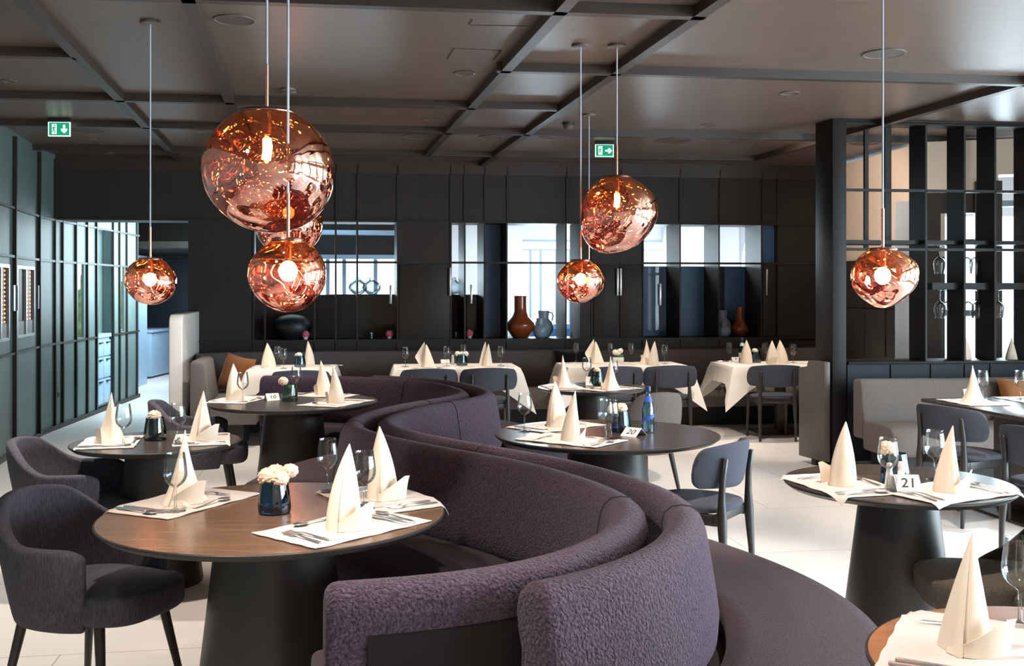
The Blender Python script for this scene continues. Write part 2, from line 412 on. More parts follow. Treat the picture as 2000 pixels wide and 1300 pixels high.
# far room seen through the niches -------------------------------------------
FK = Fr((0, 17.2), ACR, ALO); UK = FK.u
w = MB(); zk = lambda py: pxz(py, 17.2)
w.box(UK(440), UK(860), 0, .15, 0, zk(575), FK); w.box(UK(440), UK(860), 0, .15, zk(508), CZ, FK)
struct('wall_far', w.mesh(smooth=0), M['wall'])
wf = bpy.data.objects['wall_far']
q = MB()
for px in (470, 560, 640, 672, 733, 800): q.box(UK(px) - .03, UK(px) + .03, -.05, .1, zk(575), zk(508), FK)
q.box(UK(440), UK(860), -.4, 0, zk(508), zk(500), FK); q.box(UK(440), UK(860), -2.5, -2.2, 2.66, 2.74, FK); q.box(UK(440), UK(860), -1.4, -1.1, 2.36, 2.42, FK)
ob('window_bars', q.mesh(smooth=0), M['lightcab'], wf)
w = MB()
w.box(UK(860), UK(1021), 0, .2, 0, CZ, FK); w.box(UK(1021), UK(1310), 0, .2, zk(468), CZ, FK); w.box(UK(1021), UK(1310), 0, .2, 0, zk(632), FK)
w.box(UK(1292), UK(1420), -.5, .2, 0, CZ, FK); w.box(UK(1320), UK(1350), -1.0, 0, 0, CZ, FK)
arch = [(UK(1420), 0), (UK(1432), 0)] ; 
ap = [(UK(1420), 0)] + [(UK(1432) + (UK(1475) - UK(1432)) * (1 - cos(t * PI / 20)), 1.6 + 1.2 * sin(t * PI / 20)) for t in range(11)] + [(UK(1475), CZ), (UK(1420), CZ)]
fa = lambda x, y, z: FK(x, z, y)
w.prism(ap, -.3, .1, fa)
struct('wall_far_white', w.mesh(smooth=0), M['backwhite'])
q = MB()
q.box(UK(1021), UK(1292), -.03, .05, zk(472), zk(468), FK); q.box(UK(1021), UK(1292), -.03, .05, zk(489), zk(486), FK)
for px in (1035, 1055, 1086, 1090, 1112, 1180): q.box(UK(px) - .02, UK(px) + .02, -.03, .05, zk(632), zk(489), FK)
struct('window_1', q.mesh(smooth=0), M['lightcab'])
q = MB(); q.box(UK(1000), UK(1150), -.5, .0, zk(640), zk(631), FK); q.box(UK(1000), UK(1150), -.1, .0, 0, zk(640), FK)
tag(ob('window_counter', q.mesh(smooth=0), M['blue']), 'blue counter below the bright far window behind the brown vase', 'counter')
struct('wall_divider', MB().box(0, .1, 0, 7, 0, CZ, Fr((-3.72, 12.55), (1, 0), (-.24, 1))).mesh(smooth=0), M['wall'])
# right half of the far room closes with white wall
struct('wall_far_side', MB().box(0, .15, 0, 5, 0, CZ, Fr((4.75, 13.1), (1, 0), (-.05, 1))).mesh(smooth=0), M['backwhite'])

# left wall: two flat runs meeting at a slight bend --------------------------
F1 = Fr((-4.63, 9.64), unit(-.24, 1), (1, 0)); F2 = Fr((-5.05, 11.39), unit(-.09, 1), (1, 0))
u1, u2 = F1.u, F2.u
w = MB(); w.box(-14, u1(79), -.15, 0, 0, CZ, F1)
struct('wall_left', w.mesh(smooth=0), M['wallL']); wl = bpy.data.objects['wall_left']
w = MB()
end = u2(270)
w.box(u2(79), u2(148), -.03, 0, 0, CZ, F2)
w.box(u2(148), u2(164), -.03, 0, 0, .98, F2); w.box(u2(148), u2(164), -.03, 0, 1.872, CZ, F2)
w.box(u2(164), u2(187.5), -.03, 0, 0, CZ, F2)
w.box(u2(187.5), u2(219), -.03, 0, 2.34, CZ, F2)
w.box(u2(187.5), u2(219), -.15, -.13, 0, 2.34, F2); w.box(u2(187.5), u2(187.5) + .02, -.13, -.03, 0, 2.34, F2); w.box(u2(219), u2(219) + .02, -.13, -.03, 0, 2.34, F2)
w.box(u2(219), u2(233), -.03, 0, 0, CZ, F2)
w.box(u2(233), u2(243), -.03, 0, 0, .98, F2); w.box(u2(233), u2(243), -.03, 0, 1.872, CZ, F2)
w.box(u2(243), end, -.03, 0, 0, CZ, F2)
struct('wall_left_rear', w.mesh(smooth=0), M['wallL']); w2 = bpy.data.objects['wall_left_rear']
r = MB()
for px in (-55, -25, 25, 73, 106): 
    if px < 79: r.box(u1(px) - .02, u1(px) + .02, 0, .04, .04, CZ - .05, F1)
for z in (.956, 1.872, 2.33): r.box(-13, u1(79), 0, .03, z - .012, z + .012, F1)
r.box(-13, u1(79), 0, .03, 0, .05, F1)
ob('fins', r.mesh(smooth=0), M['wall'], wl)
r = MB()
for px in (106, 121, 147, 169, 187, 219.5, 232, 246, 266): r.box(u2(px) - .02, u2(px) + .02, 0, .026, .04, CZ - .05, F2)
for z in (.956, 1.872, 2.33):
    r.box(u2(79), u2(188), 0, .022, z - .012, z + .012, F2); r.box(u2(219), end, 0, .022, z - .012, z + .012, F2)
for z in (1.872, 2.33): r.box(u2(187), u2(220), 0, .022, z - .012, z + .012, F2)
r.box(u2(79), end, 0, .03, 0, .05, F2)
ob('fins', r.mesh(smooth=0), M['wall'], w2)
for i, (a, b) in enumerate(((148, 164), (233, 243))):
    struct('window_%d' % (i + 2), MB().box(u2(a), u2(b), -.025, -.02, .98, 1.872, F2).mesh(smooth=0), M['pane'])
# corridor end
w = MB().box(-7.35, -4.5, 20.6, 20.8, 0, CZ); w.box(0, 5.6, -.05, 0, 0, CZ, Fr((-5.46, 15.4), unit(-.352, 1), (1, 0)))
struct('wall_corridor', w.mesh(smooth=0), M['wall'])
struct('ceiling_corridor', MB().prism([(-5.85, 16.5), (-4.6, 16.5), (-4.6, 20.6), (-7.3, 20.6)], 2.2, 2.3).mesh(smooth=0), M['wall'])
t = root('corridor_door', 'dark slate door at the far end of the left corridor', 'door', (-6.6, 20.55, 0))
ob('door_leaf', MB().box(-.45, .55, -.05, 0, 0.02, 2.15).mesh(bevel=.005), M['slate'], t)
ob('door_rail', MB().box(-.45, .55, -.065, -.05, .78, .80).mesh(), M['black'], t)
t = root('corridor_cabinet', 'pale blue cabinet standing beside the left corridor far from the tables', 'cabinet', (-6.3, 18.5, 0))
ob('cabinet_body', MB().box(-.75, .02, 0, 1.3, .03, .80).mesh(bevel=.01), M['lightcab'], t)
ob('worktop', MB().box(-.77, .05, -.02, 1.32, .80, .84).mesh(bevel=.005), M['lightcab'], t)
struct('trim_15', MB().box(-.12, 0, 0, .6, 0, 2.1, Fr((-5.95, 16.9), (1, 0), (-.1, 1))).mesh(smooth=0), M['lightcab'])

# drawer unit standing in the niche of the left wall --------------------------
a0, a1 = u2(188.5) + .03, u2(218.5) - .02
o3 = F2((a0 + a1) / 2, -.07, 0)
t = root('drawer_cabinet', 'grey blue drawer cabinet in the recess of the left wall', 'cabinet', o3)
sh = lambda b: (setattr(b, 'v', [(x - o3[0], y - o3[1], z) for x, y, z in b.v]), b)[1]
ob('cabinet_body', sh(MB().box(a0, a1, -.125, -.03, .06, .94, F2)).mesh(smooth=0), M['lightcab'], t)
ob('worktop', sh(MB().box(a0, a1, -.125, -.0, .94, .985, F2)).mesh(smooth=0), M['lightcab'], t)
mid = (a0 + a1) / 2
for z0, z1 in ((.70, .90), (.42, .68), (.09, .40)):
    for s0, s1 in ((a0 + .01, mid - .008), (mid + .008, a1 - .01)):
        dr = ob('drawer', sh(MB().box(s0, s1, -.03, -.008, z0, z1, F2)).mesh(bevel=.003), M['lightcab'], t)
        ob('handle', sh(MB().box(s0 + (s1 - s0) * .3, s0 + (s1 - s0) * .7, -.008, .015, z1 - .035, z1 - .02, F2)).mesh(smooth=0), M['black'], dr)
# wine coolers let into the left wall ------------------------------------------
for (pa, pb, lab, hp) in ((-22, 12, 'wine cooler with orange light dots cut by the left picture edge', 18), (27, 62, 'wine cooler with orange light dots and twin glass doors beside the plain wall panels', 31)):
    s0, s1 = u1(pa), u1(pb); zc = (1.09, 1.79); oc = F1((s0 + s1) / 2, 0, zc[0])
    t = root('wine_cooler', lab, 'wine cooler', oc)
    shc = lambda b: (setattr(b, 'v', [(x - oc[0], y - oc[1], z - oc[2]) for x, y, z in b.v]), b)[1]
    ob('back_panel', shc(MB().box(s0, s1, .0, .008, zc[0], zc[1], F1)).mesh(smooth=0), M['cooler'], t)
    fm = MB(); mid = (s0 + s1) / 2
    for a, b, c, e in ((s0, s1, zc[0], zc[0] + .03), (s0, s1, zc[1] - .03, zc[1]), (s0, s0 + .03, zc[0], zc[1]), (s1 - .03, s1, zc[0], zc[1]), (mid - .02, mid + .02, zc[0], zc[1])): fm.box(a, b, .008, .035, c, e, F1)
    ob('frame', shc(fm).mesh(smooth=0), M['dull'], t)
    ob('shelf_base', shc(MB().box(s0 + .03, s1 - .03, .008, .02, zc[0] + .03, zc[0] + .16, F1)).mesh(smooth=0), M['ring'], t)
    L = MB()
    for k in range(16):
        for c in (.07, .17):
            uu = mid + (s1 - mid) * (.35 + (c - .07) * 3.2); z = zc[0] + .05 + k * .039
            L.box(uu - .016, uu + .016, .009, .014, z, z + .014, F1)
    ob('light_dots', shc(L).mesh(smooth=0), M['led'], t, 'rows of small orange lights')
    for hh in (u1(pa) - .06 if pa > 0 else u1(18), s1 + .09):
        ob('handle', shc(MB().box(hh - .012, hh + .012, .03, .055, 1.36, 1.60, F1)).mesh(smooth=0), M['dull'], t)
# wall outlet
oo = F2(u2(111.5), 0, .38)
t = root('wall_socket', 'small pale wall socket low on the left wall panel', 'socket', oo)
ob('plate', MB().box(0, .012, -.04, .04, -.04, .09).mesh(bevel=.004), M['ring'], t); ob('insert', MB().box(.012, .016, -.025, .025, -.025, .025).mesh(), M['black'], t)

# right walls ------------------------------------------------------------------
P0 = FB(U(1598), 0, 0); 
FR = Fr((P0[0], P0[1]), unit(4.03 - P0[0], 10.38 - P0[1]), (1, 0)); LR = math.hypot(4.03 - P0[0], 10.38 - P0[1])
w = MB(); w.box(-.6, LR, 0, .2, 1.88, 3.0, FR)
struct('wall_right_rear', w.mesh(smooth=0), M['cream'])
w = MB(); w.box(-.6, LR, -.03, .2, 0, 1.88, FR)
for k in range(5): w.box(.35 + k * .5, .36 + k * .5, -.045, 0, .86, 1.86, FR)
w.box(-.6, LR, -.045, 0, 1.36, 1.375, FR)
struct('wall_right_panelling', w.mesh(smooth=0), M['wall'])
FS = Fr((4.03, 10.38), unit(.85, -.26), unit(.26, .85)); us = FS.u
w = MB()
w.box(0, us(1796), 0, .25, 0, 3.0, FS); w.box(us(1796), us(1950), 0, .25, 2.5, 3.0, FS); w.box(us(1950), us(2300), 0, .25, 2.66, 3.0, FS)
struct('wall_right_bay', w.mesh(smooth=0), M['cream'])
struct('trim_18', MB().box(us(1748), us(1782), -.03, .0, 0, 2.42, FS).mesh(smooth=0), M['backwhite'])
w = MB(); w.box(us(1790), us(1837), -.02, .12, 0, 2.5, FS); w.box(us(1904), us(1957), -.02, .12, 0, 2.6, FS); w.box(us(1837), us(1904), .02, .1, 2.3, 2.5, FS)
struct('trim_16', w.mesh(smooth=0), M['beam'])
w = MB()
w.box(us(1957), us(2300), .1, .16, 2.36, 2.42, FS); w.box(us(1983), us(2300), .1, .14, 0, 1.72, FS); w.box(us(1838), us(1841), .1, .15, 0, 2.4, FS); w.box(us(1838), us(1904), .1, .15, 1.3, 1.36, FS); w.box(us(1838), us(1904), .1, .15, 2.0, 2.05, FS)
struct('window_4', w.mesh(smooth=0), M['lightcab'])
# long window wall on the right of the room (out of the frame, seen only mirrored in the lamps)
FW = Fr((7.3, -4), unit(-.12, 1), (1, 0))
w = MB(); w.box(0, 13, 0, .3, 2.75, CZ, FW); w.box(0, 13, 0, .3, 0, .25, FW)
for k in range(6): w.box(k * 2.3, k * 2.3 + .5, 0, .3, .25, 2.75, FW)
struct('wall_right', w.mesh(smooth=0), M['cream'])
w = MB()
for k in range(5):
    s = .5 + k * 2.3; w.box(s + .87, s + .93, .1, .16, .25, 2.75, FW); w.box(s, s + 1.8, .1, .16, 1.9, 1.96, FW)
struct('window_5', w.mesh(smooth=0), M['steelblk'])
struct('wall_front', MB().box(-9, 9, -4.6, -4.4, 0, CZ).mesh(smooth=0), M['cream'])

# white rounded partition at the head of the left bench -------------------------
FP = Fr((-3.25, 10.48), unit(-.30, 1.57), (1, 0))
pts = [(0, 0), (1.62, 0), (1.62, 1.31), (.12, 1.31)] + [(.12 - .12 * sin(t * PI / 12), 1.19 + .12 * cos(t * PI / 12)) for t in range(1, 7)]
pm = MB().prism(pts, -.135, 0, lambda x, z, y: FP(x, y, z))
struct('wall_partition', pm.mesh(bevel=.012, seg=3), M['white'])
# ------------------------------------------------------------------ serpentine sofas
def catmull(P, n=14):
    out = []
    for i in range(len(P) - 1):
        p0, p1, p2, p3 = P[max(i - 1, 0)], P[i], P[i + 1], P[min(i + 2, len(P) - 1)]
        for k in range(n):
            t = k / n
            out.append(tuple(.5 * (2 * p1[c] + (p2[c] - p0[c]) * t + (2 * p0[c] - 5 * p1[c] + 4 * p2[c] - p3[c]) * t * t + (3 * p1[c] - p0[c] - 3 * p2[c] + p3[c]) * t ** 3) for c in (0, 1)))
    out.append(P[-1]); return out
def resample(P, step):
    L = [0]
    for a, b in zip(P, P[1:]): L.append(L[-1] + math.hypot(b[0] - a[0], b[1] - a[1]))
    n = max(2, int(L[-1] / step)); out = []; j = 0
    for i in range(n + 1):
        s = L[-1] * i / n
        while j < len(L) - 2 and L[j + 1] < s: j += 1
        t = (s - L[j]) / max(1e-9, L[j + 1] - L[j]); out.append((P[j][0] + (P[j + 1][0] - P[j][0]) * t, P[j][1] + (P[j + 1][1] - P[j][1]) * t))
    return out
def relax(P, it):
    for _ in range(it):
        P = [P[0]] + [((a[0] + 2 * b[0] + c[0]) / 4, (a[1] + 2 * b[1] + c[1]) / 4) for a, b, c in zip(P, P[1:], P[2:])] + [P[-1]]
    return P
def offset(P, dd):                          # + is left of travel
    out = []
    for i, p in enumerate(P):
        a, b = P[max(i - 1, 0)], P[min(i + 1, len(P) - 1)]
        tx, ty = unit(b[0] - a[0], b[1] - a[1]); out.append((p[0] - ty * dd, p[1] + tx * dd))
    return out
ZT = .83
LP = [(510, 733), (570, 733), (640, 733), (700, 735), (760, 738), (820, 742), (852, 747), (888, 756), (910, 768), (880, 773), (828, 781), (760, 793), (703, 810), (684, 822), (703, 838), (752, 850), (828, 866), (917, 882), (1006, 897), (1095, 920), (1175, 947), (1229, 972), (1240, 1000), (1184, 1049), (1117, 1079), (1006, 1106), (872, 1124), (738, 1134), (634, 1139)]
LW = [at(x, y, ZT) for x, y in LP]
LPATH = relax(resample(catmull(LW), .05), 30); LPATH = resample(LPATH, .05)
near = lambda P, q: min(range(len(P)), key=lambda i: (P[i][0] - q[0]) ** 2 + (P[i][1] - q[1]) ** 2)
RPATH = resample(offset(LPATH, .185), .05); RPATH = relax(RPATH[near(RPATH, (-1.2, 9.1)):near(RPATH, (.02, 2.66)) + 1], 4)
BACK = [(-.045, .10), (-.045, .30), (-.048, .68), (-.062, .73), (-.066, .77), (-.056, .805), (-.032, .825), (0, ZT), (.034, .825), (.058, .806), (.072, .775), (.086, .70), (.102, .60), (.113, .52), (.108, .455), (.085, .42), (.05, .40), (.05, .10)]
SEAT = [(.135, .17), (.135, .435), (.155, .455), (.22, .462), (.42, .466), (.58, .464), (.635, .452), (.66, .425), (.665, .38), (.655, .27), (.64, .19), (.62, .17)]
PLIN = [(-.03, 0), (-.03, .12), (.045, .12), (.045, .36), (.14, .36), (.14, .17), (.52, .17), (.52, 0)]  # raised black step puts the shade behind the seat into colour
def sofa(name, label, path, side, seams, bm, sm, seat_from=0, back_panel=True, seat_to=None):
    t = root(name, label, 'sofa', (path[len(path) // 2][0], path[len(path) // 2][1], 0))
    l = t.location
    def part(nm, prof, pth, m, soft=0, **k):
        b = MB().sweep(pth, prof, side, soft=soft); b.v = [(x - l.x, y - l.y, z) for x, y, z in b.v]
        return ob(nm, b.mesh(smooth=60, **k), m, t)
    part('backrest', BACK, path, bm, .035)
    part('seat', SEAT, path[seat_from:seat_to], sm, .035); part('plinth', PLIN, path[2:-2], M['black'])
    if back_panel: part('back_panel', [(-.049, .12), (-.049, .71), (-.056, .71), (-.056, .12)], path[3:-2], M['purpleback'])
    for q in seams:
        i = near(path, q); i = min(max(i, 1), len(path) - 2)
        p0, p1 = path[i], path[i + 1]; ln = math.hypot(p1[0] - p0[0], p1[1] - p0[1]); tx, ty = (p1[0] - p0[0]) / ln, (p1[1] - p0[1]) / ln
        nx, ny = ty * side, -tx * side; b = MB()
        b.tube([(p0[0] + nx * n - l.x, p0[1] + ny * n - l.y, z) for n, z in BACK[2:-2]], .0042, 6)
        ob('seam', b.mesh(), M['seam'], t)
    return t
sofa('curved_sofa', 'long purple serpentine sofa curving round the nearest table and the table numbered ten', LPATH, 1,
     [at(x, y, ZT) for x, y in ((828, 739), (828, 781), (684, 822), (1229, 972))], M['purple'], M['purpleseat'], 4)
sofa('curved_sofa', 'long purple serpentine sofa facing right around the table numbered twenty', RPATH, -1,
     [at(x, y, ZT) for x, y in ((864, 783), (958, 866), (1318, 985))], M['purple'], M['purpleseat'], back_panel=False)
# stitched seat seam on the right sofa
rs = bpy.data.objects['curved_sofa.001']; i = near(RPATH, (.45, 3.1)); a, b = RPATH[i], RPATH[i + 1]
tx, ty = unit(b[0] - a[0], b[1] - a[1])
sb = MB().tube([(a[0] - ty * n - rs.location.x, a[1] + tx * n - rs.location.y, z + .001) for n, z in SEAT[1:8]], .004, 6)
ob('seam', sb.mesh(), M['seam'], rs)

# ------------------------------------------------------------------ wall bench along the back
def bench_prof(zt=.855):
    return ([(-.09, .30), (-.09, zt - .03), (-.07, zt), (.02, zt), (.05, zt - .02), (.10, .47), (.10, .30)],
            [(.09, .22), (.09, .45), (.2, .46), (.50, .46), (.55, .44), (.57, .40), (.56, .25), (.54, .22)],
            [(-.06, 0), (-.06, .30), (.09, .30), (.09, .22), (.42, .22), (.42, 0)])
bw = lambda px, v: FB(U(px), v, 0)[:2]
q0 = (-3.07, 10.42); c0 = bw(405, -.17); c0 = (c0[0] + .12, c0[1])
BP = [q0, (q0[0] + (c0[0] - q0[0]) * .5, q0[1] + (c0[1] - q0[1]) * .5), (c0[0] - .06, c0[1] - .28), (c0[0] + .06, c0[1] - .06), (c0[0] + .3, c0[1] + .03)]
e1 = bw(1575, -.12)
BP += [bw(x, -.12) for x in (600, 800, 1000, 1200, 1400)] + [(e1[0], e1[1]), (e1[0] + .14, e1[1] - .12), (e1[0] + .22, e1[1] - .5), (e1[0] + .34, e1[1] - 1.35)]
BPATH = resample(catmull(BP, 10), .06)
pb, ps, pp = bench_prof()
t = root('wall_bench', 'long grey upholstered bench running along the dark back wall', 'bench', (0, 12.2, 0))
for nm, prof, m, pth in (('backrest', pb, M['grey'], BPATH), ('seat', ps, M['grey'], BPATH), ('plinth', pp, M['black'], BPATH[1:-1])):
    b = MB().sweep(pth, prof, 1, soft=.04 if nm != 'plinth' else 0); b.v = [(x, y - 12.2, z) for x, y, z in b.v]; ob(nm, b.mesh(smooth=50), m, t)
# straight sofa before the shelf screen
s0, s1 = (2.93, 9.02), (7.0, 9.02 + .126 * 4.07)
pb, ps, pp = bench_prof(.80)
ps = [(n * 1.08, z) for n, z in ps]
t = root('grey_sofa', 'beige grey straight sofa in front of the black shelf screen', 'sofa', (4.2, 9.1, 0))
SP = resample([s0, s1], .15)
for nm, prof, m, pth in (('backrest', pb, M['greyarm'], SP), ('seat', ps, M['greyarm'], SP), ('plinth', pp, M['black'], SP[1:])):
    b = MB().sweep(pth, prof, 1); b.v = [(x - 4.2, y - 9.1, z) for x, y, z in b.v]; ob(nm, b.mesh(smooth=35, bevel=.025 if nm != 'plinth' else 0, seg=3), m, t)

# cushions
def cushion(w, h, th):
    v = []; f = []; n = 14
    for s in (1, -1):
        for i in range(n + 1):
            for j in range(n + 1):
                x = i / n * 2 - 1; y = j / n * 2 - 1
                k = ((1 - x ** 4) * (1 - y ** 4)) ** .6
                pin = 1 - .07 * (1 - abs(x)) * abs(y) ** 3 - 0
                v.append((x * w / 2 * (1 - .08 * (1 - y * y) * abs(x)), s * th / 2 * k, y * h / 2 * (1 - .10 * (1 - x * x) * abs(y))))
    N = (n + 1) ** 2
    for s in (0, 1):
        for i in range(n):
            for j in range(n):
                a = s * N + i * (n + 1) + j; q = (a, a + n + 1, a + n + 2, a + 1); f.append(q if s == 0 else q[::-1])
    return MB().add(v, f).mesh(smooth=80)
cm = cushion(.42, .40, .15); c2 = cushion(.46, .44, .14); c2.materials.append(M['dcushion'])
x, y = -2.93, 11.30
o = single('cushion', cm, M['cushion'], 'caramel brown cushion leaning in the left corner of the wall bench', 'cushion', (x, y, .665), R(-38)); o.rotation_euler = (R(-16), R(9), R(-30))
p = bw(1112, -.26)
o = single('cushion', c2, None, 'black cushion on the wall bench behind the third white table', 'cushion', (p[0], p[1], .64)); o.rotation_euler = (R(-16), 0, R(7))
o = single('cushion', cm, None, 'caramel cushion on the grey sofa cut by the right picture edge', 'cushion', (4.34, 9.02, .62)); o.rotation_euler = (R(-18), 0, R(7))

# ------------------------------------------------------------------ armchairs
def shell_mesh(Adeg=126, hi=.79, lo=.635, s0=.20, s1=.66):
    v = []; f = []; n = 56; m = 10; A = R(Adeg)
    for i in range(n + 1):
        a = -A + 2 * A * i / n; s = abs(a) / A
        e = max(0, min(1, (s - s0) / (s1 - s0))); e = e * e * (3 - 2 * e)
        zt = hi - .012 * (s / max(s0, .01)) ** 2 * (s < s0) - (.012 if s >= s0 else 0) - (hi - lo - .012) * e
        if s > .86: zt -= .03 * ((s - .86) / .14) ** 2
        for j in range(m + 1):
            k = j / m; z = .33 + (zt - .33) * k
            g = .82 + .18 * min(1, k * 1.3) ** .8 + .02 * k * (1 - s)
            rx, ry = .285 * g, .272 * g
            ca, sa = cos(a), sin(a); pw = .88
            px = -(abs(ca) ** pw) * (1 if ca > 0 else -1) * rx; py = (abs(sa) ** pw) * (1 if sa > 0 else -1) * ry
            v.append((px - .03 * k * (1 - s), py, z))
    for i in range(n):
        for j in range(m):
            a = i * (m + 1) + j; f.append((a, a + m + 1, a + m + 2, a + 1))
    return MB().add(v, f).mesh(smooth=60, solid=.05, off=0, bevel=.018, seg=3)
def rsquare(w, d, p=4.0, n=44, cx=0):
    out = []
    for i in range(n):
        a = 2 * PI * i / n; c, s = cos(a), sin(a)
        out.append((cx + w * abs(c) ** (2 / p) * (1 if c > 0 else -1), d * abs(s) ** (2 / p) * (1 if s > 0 else -1)))
    return out
def pad(plan, z0, z1, rr=.02, crown=.012):
    levels = [(z0, .94), (z0 + rr * .4, .985), (z0 + rr, 1), (z1 - rr, 1), (z1 - rr * .35, .985), (z1, .93), (z1 + crown * .7, .6), (z1 + crown, .2)]
    n = len(plan); cx = sum(p[0] for p in plan) / n; cy = sum(p[1] for p in plan) / n; v = []; f = []
    for z, k in levels: v += [(cx + (x - cx) * k, cy + (y - cy) * k, z) for x, y in plan]
    for q in range(len(levels) - 1):
        for i in range(n): f.append((q * n + i, q * n + (i + 1) % n, (q + 1) * n + (i + 1) % n, (q + 1) * n + i))
    f.append(tuple(reversed(range(n)))); f.append(tuple((len(levels) - 1) * n + i for i in range(n)))
    return MB().add(v, f).mesh(smooth=50)
def legm(a, b, ra, rb): return MB().tube([a, b], [ra, rb], 12).mesh(smooth=50)
SHELL = shell_mesh(); SHELL2 = shell_mesh(98, .80, .47, .25, 1.0); SEATC = pad(rsquare(.262, .225, 3.6, cx=.075), .355, .465, .03, .012)
ALEG = [legm((sx * .17 + .02, sy * .17, .37), (sx * .235 + .02, sy * .225, 0), .021, .013) for sx in (1, -1) for sy in (1, -1)]
def armchair(label, loc, ang, fab='denim', leg='darkwood', shell=None):
    t = root('armchair', label, 'chair', (loc[0], loc[1], 0), ang, 'upholstered armchairs')
    fk = 'denim' if fab == 'denim' else fab
    s = (shell or SHELL).copy() if shell or fk != 'denim' else SHELL; c = SEATC if fk == 'denim' else SEATC.copy()
    if fk != 'denim': s.materials.clear(); c.materials.clear()
    copies([('backrest', s, M[fk], None), ('seat', c, M[fk], None)] + [('leg', m, M[leg], None) for m in ALEG], t)
    return t
# ------------------------------------------------------------------ wooden chairs with upholstered seat and backrest (x forward)
def backrest_mesh():
    v = []; f = []; n = 44; A = R(50); rad = .36; N = 14
    for i in range(n + 1):
        a = A * (1.35 * (i / n * 2 - 1) - .35 * (i / n * 2 - 1) ** 3); s = abs(a) / A
        q_ = max(0, (s - .83) / .17); rc = .058 * (1 - math.sqrt(max(0, 1 - q_ * q_))); h0 = .55 + .015 * s + rc; h1 = .79 - .03 * s ** 2 - rc * 1.15
        zc, hh = (h0 + h1) / 2, (h1 - h0) / 2; th = .019
        for j in range(N):
            w = 2 * PI * j / N; cw, sw = cos(w), sin(w)
            dz = hh * abs(sw) ** .5 * (1 if sw > 0 else -1); r = rad + th * abs(cw) ** .6 * (1 if cw > 0 else -1)
            z = zc + dz
            v.append((.15 - r * cos(a) - (z - .6) * .16, r * sin(a), z))
    for i in range(n):
        for j in range(N):
            q = (j + 1) % N; f.append((i * N + j, i * N + q, (i + 1) * N + q, (i + 1) * N + j))
    f.append(tuple(range(N))); f.append(tuple(n * N + j for j in reversed(range(N))))
    return MB().add(v, f).mesh(smooth=60)
BACKM = backrest_mesh(); WSEAT = pad(rsquare(.235, .235, 2.6, cx=.02), .432, .468, .015, .014)
FRAME = MB()
for sy in (1, -1): FRAME.box(-.215, .19, sy * .185 - .014, sy * .185 + .014, .372, .43)
FRAME.box(-.19, -.16, -.20, .20, .385, .43); FRAME.box(.16, .19, -.20, .20, .385, .43)
FRAME = FRAME.mesh(bevel=.006)
def curvleg(sy, back):
    b = MB()
    if back: b.tube([(-.228, sy * .185, 0), (-.218, sy * .185, .2), (-.209, sy * .182, .34), (-.205, sy * .18, .41), (-.203, sy * .178, .50), (-.206, sy * .175, .60), (-.222, sy * .172, .715), (-.2225, sy * .172, .719)], [.013, .017, .023, .026, .019, .016, .0135, .009], 12)
    else: b.tube([(.215, sy * .205, 0), (.20, sy * .205, .2), (.18, sy * .20, .42)], [.012, .016, .022], 10)
    return b.mesh(smooth=50)
WLEG = [curvleg(s, k) for k in (True, False) for s in (1, -1)]
def woodchair(label, loc, ang, group='wooden chairs with padded backs'):
    t = root('dining_chair', label, 'chair', (loc[0], loc[1], 0), ang, group)
    copies([('backrest', BACKM, M['chairfab'], None), ('seat', WSEAT, M['chairfab'], None), ('seat_frame', FRAME, M['legwood'], None)] + [('leg', m, M['legwood'], None) for m in WLEG], t)
    return t
def face(p, q): return math.atan2(q[1] - p[1], q[0] - p[0])

# ------------------------------------------------------------------ tables
TB = dict(near=((-.868, 3.882), .62), left=((-1.907, 5.70), .44), ten=((-1.59, 7.73), .61), nineteen=((.66, 8.84), .45),
          twenty=((.536, 6.021), .635), twentyone=((1.635, 4.50), .47), corner=((1.238, 2.30), .45))
def table_meshes(Rd):
    top = lathe([(.0005, .742), (Rd - .006, .742), (Rd - .006, .7492), (Rd - .0075, .75), (.0005, .7501)], 96, caps=(False, False))
    rim = lathe([(Rd - .0065, .7494), (Rd - .002, .7488), (Rd, .7465), (Rd, .741), (Rd - .022, .724), (Rd - .10, .708), (Rd * .5, .706), (Rd * .5, .741)], 96, caps=(False, False))
    k = Rd / .62
    ped = lathe([(.285 * k if Rd > .5 else .24, 0), (.287 * k if Rd > .5 else .242, .01), (.205 * k if Rd > .5 else .155, .715)], 64)
    return top.mesh(smooth=25), rim.mesh(smooth=25), ped.mesh(smooth=30)
TLAB = dict(near='large round brown table nearest the camera with white placemats', left='small dark round table with green vase beside the two left armchairs',
            ten='dark round table with the ten card inside the far sofa curve', nineteen='small dark round table with the card numbered nineteen',
            twenty='large dark round table with the blue bottle and twenty card', twentyone='small dark round table with placemats hanging over its edge and card twenty one',
            corner='orange brown round table cut by the bottom right corner')
for k, (c, rd) in TB.items():
    t = root('round_table', TLAB[k], 'table', (c[0], c[1], 0), 0, 'round pedestal tables')
    a, b, p = table_meshes(rd)
    ob('tabletop', a, M['top' if k in ('near',) else 'topo' if k == 'corner' else 'topd'], t); ob('table_rim', b, M['rim'], t); ob('pedestal', p, M['ped'], t)
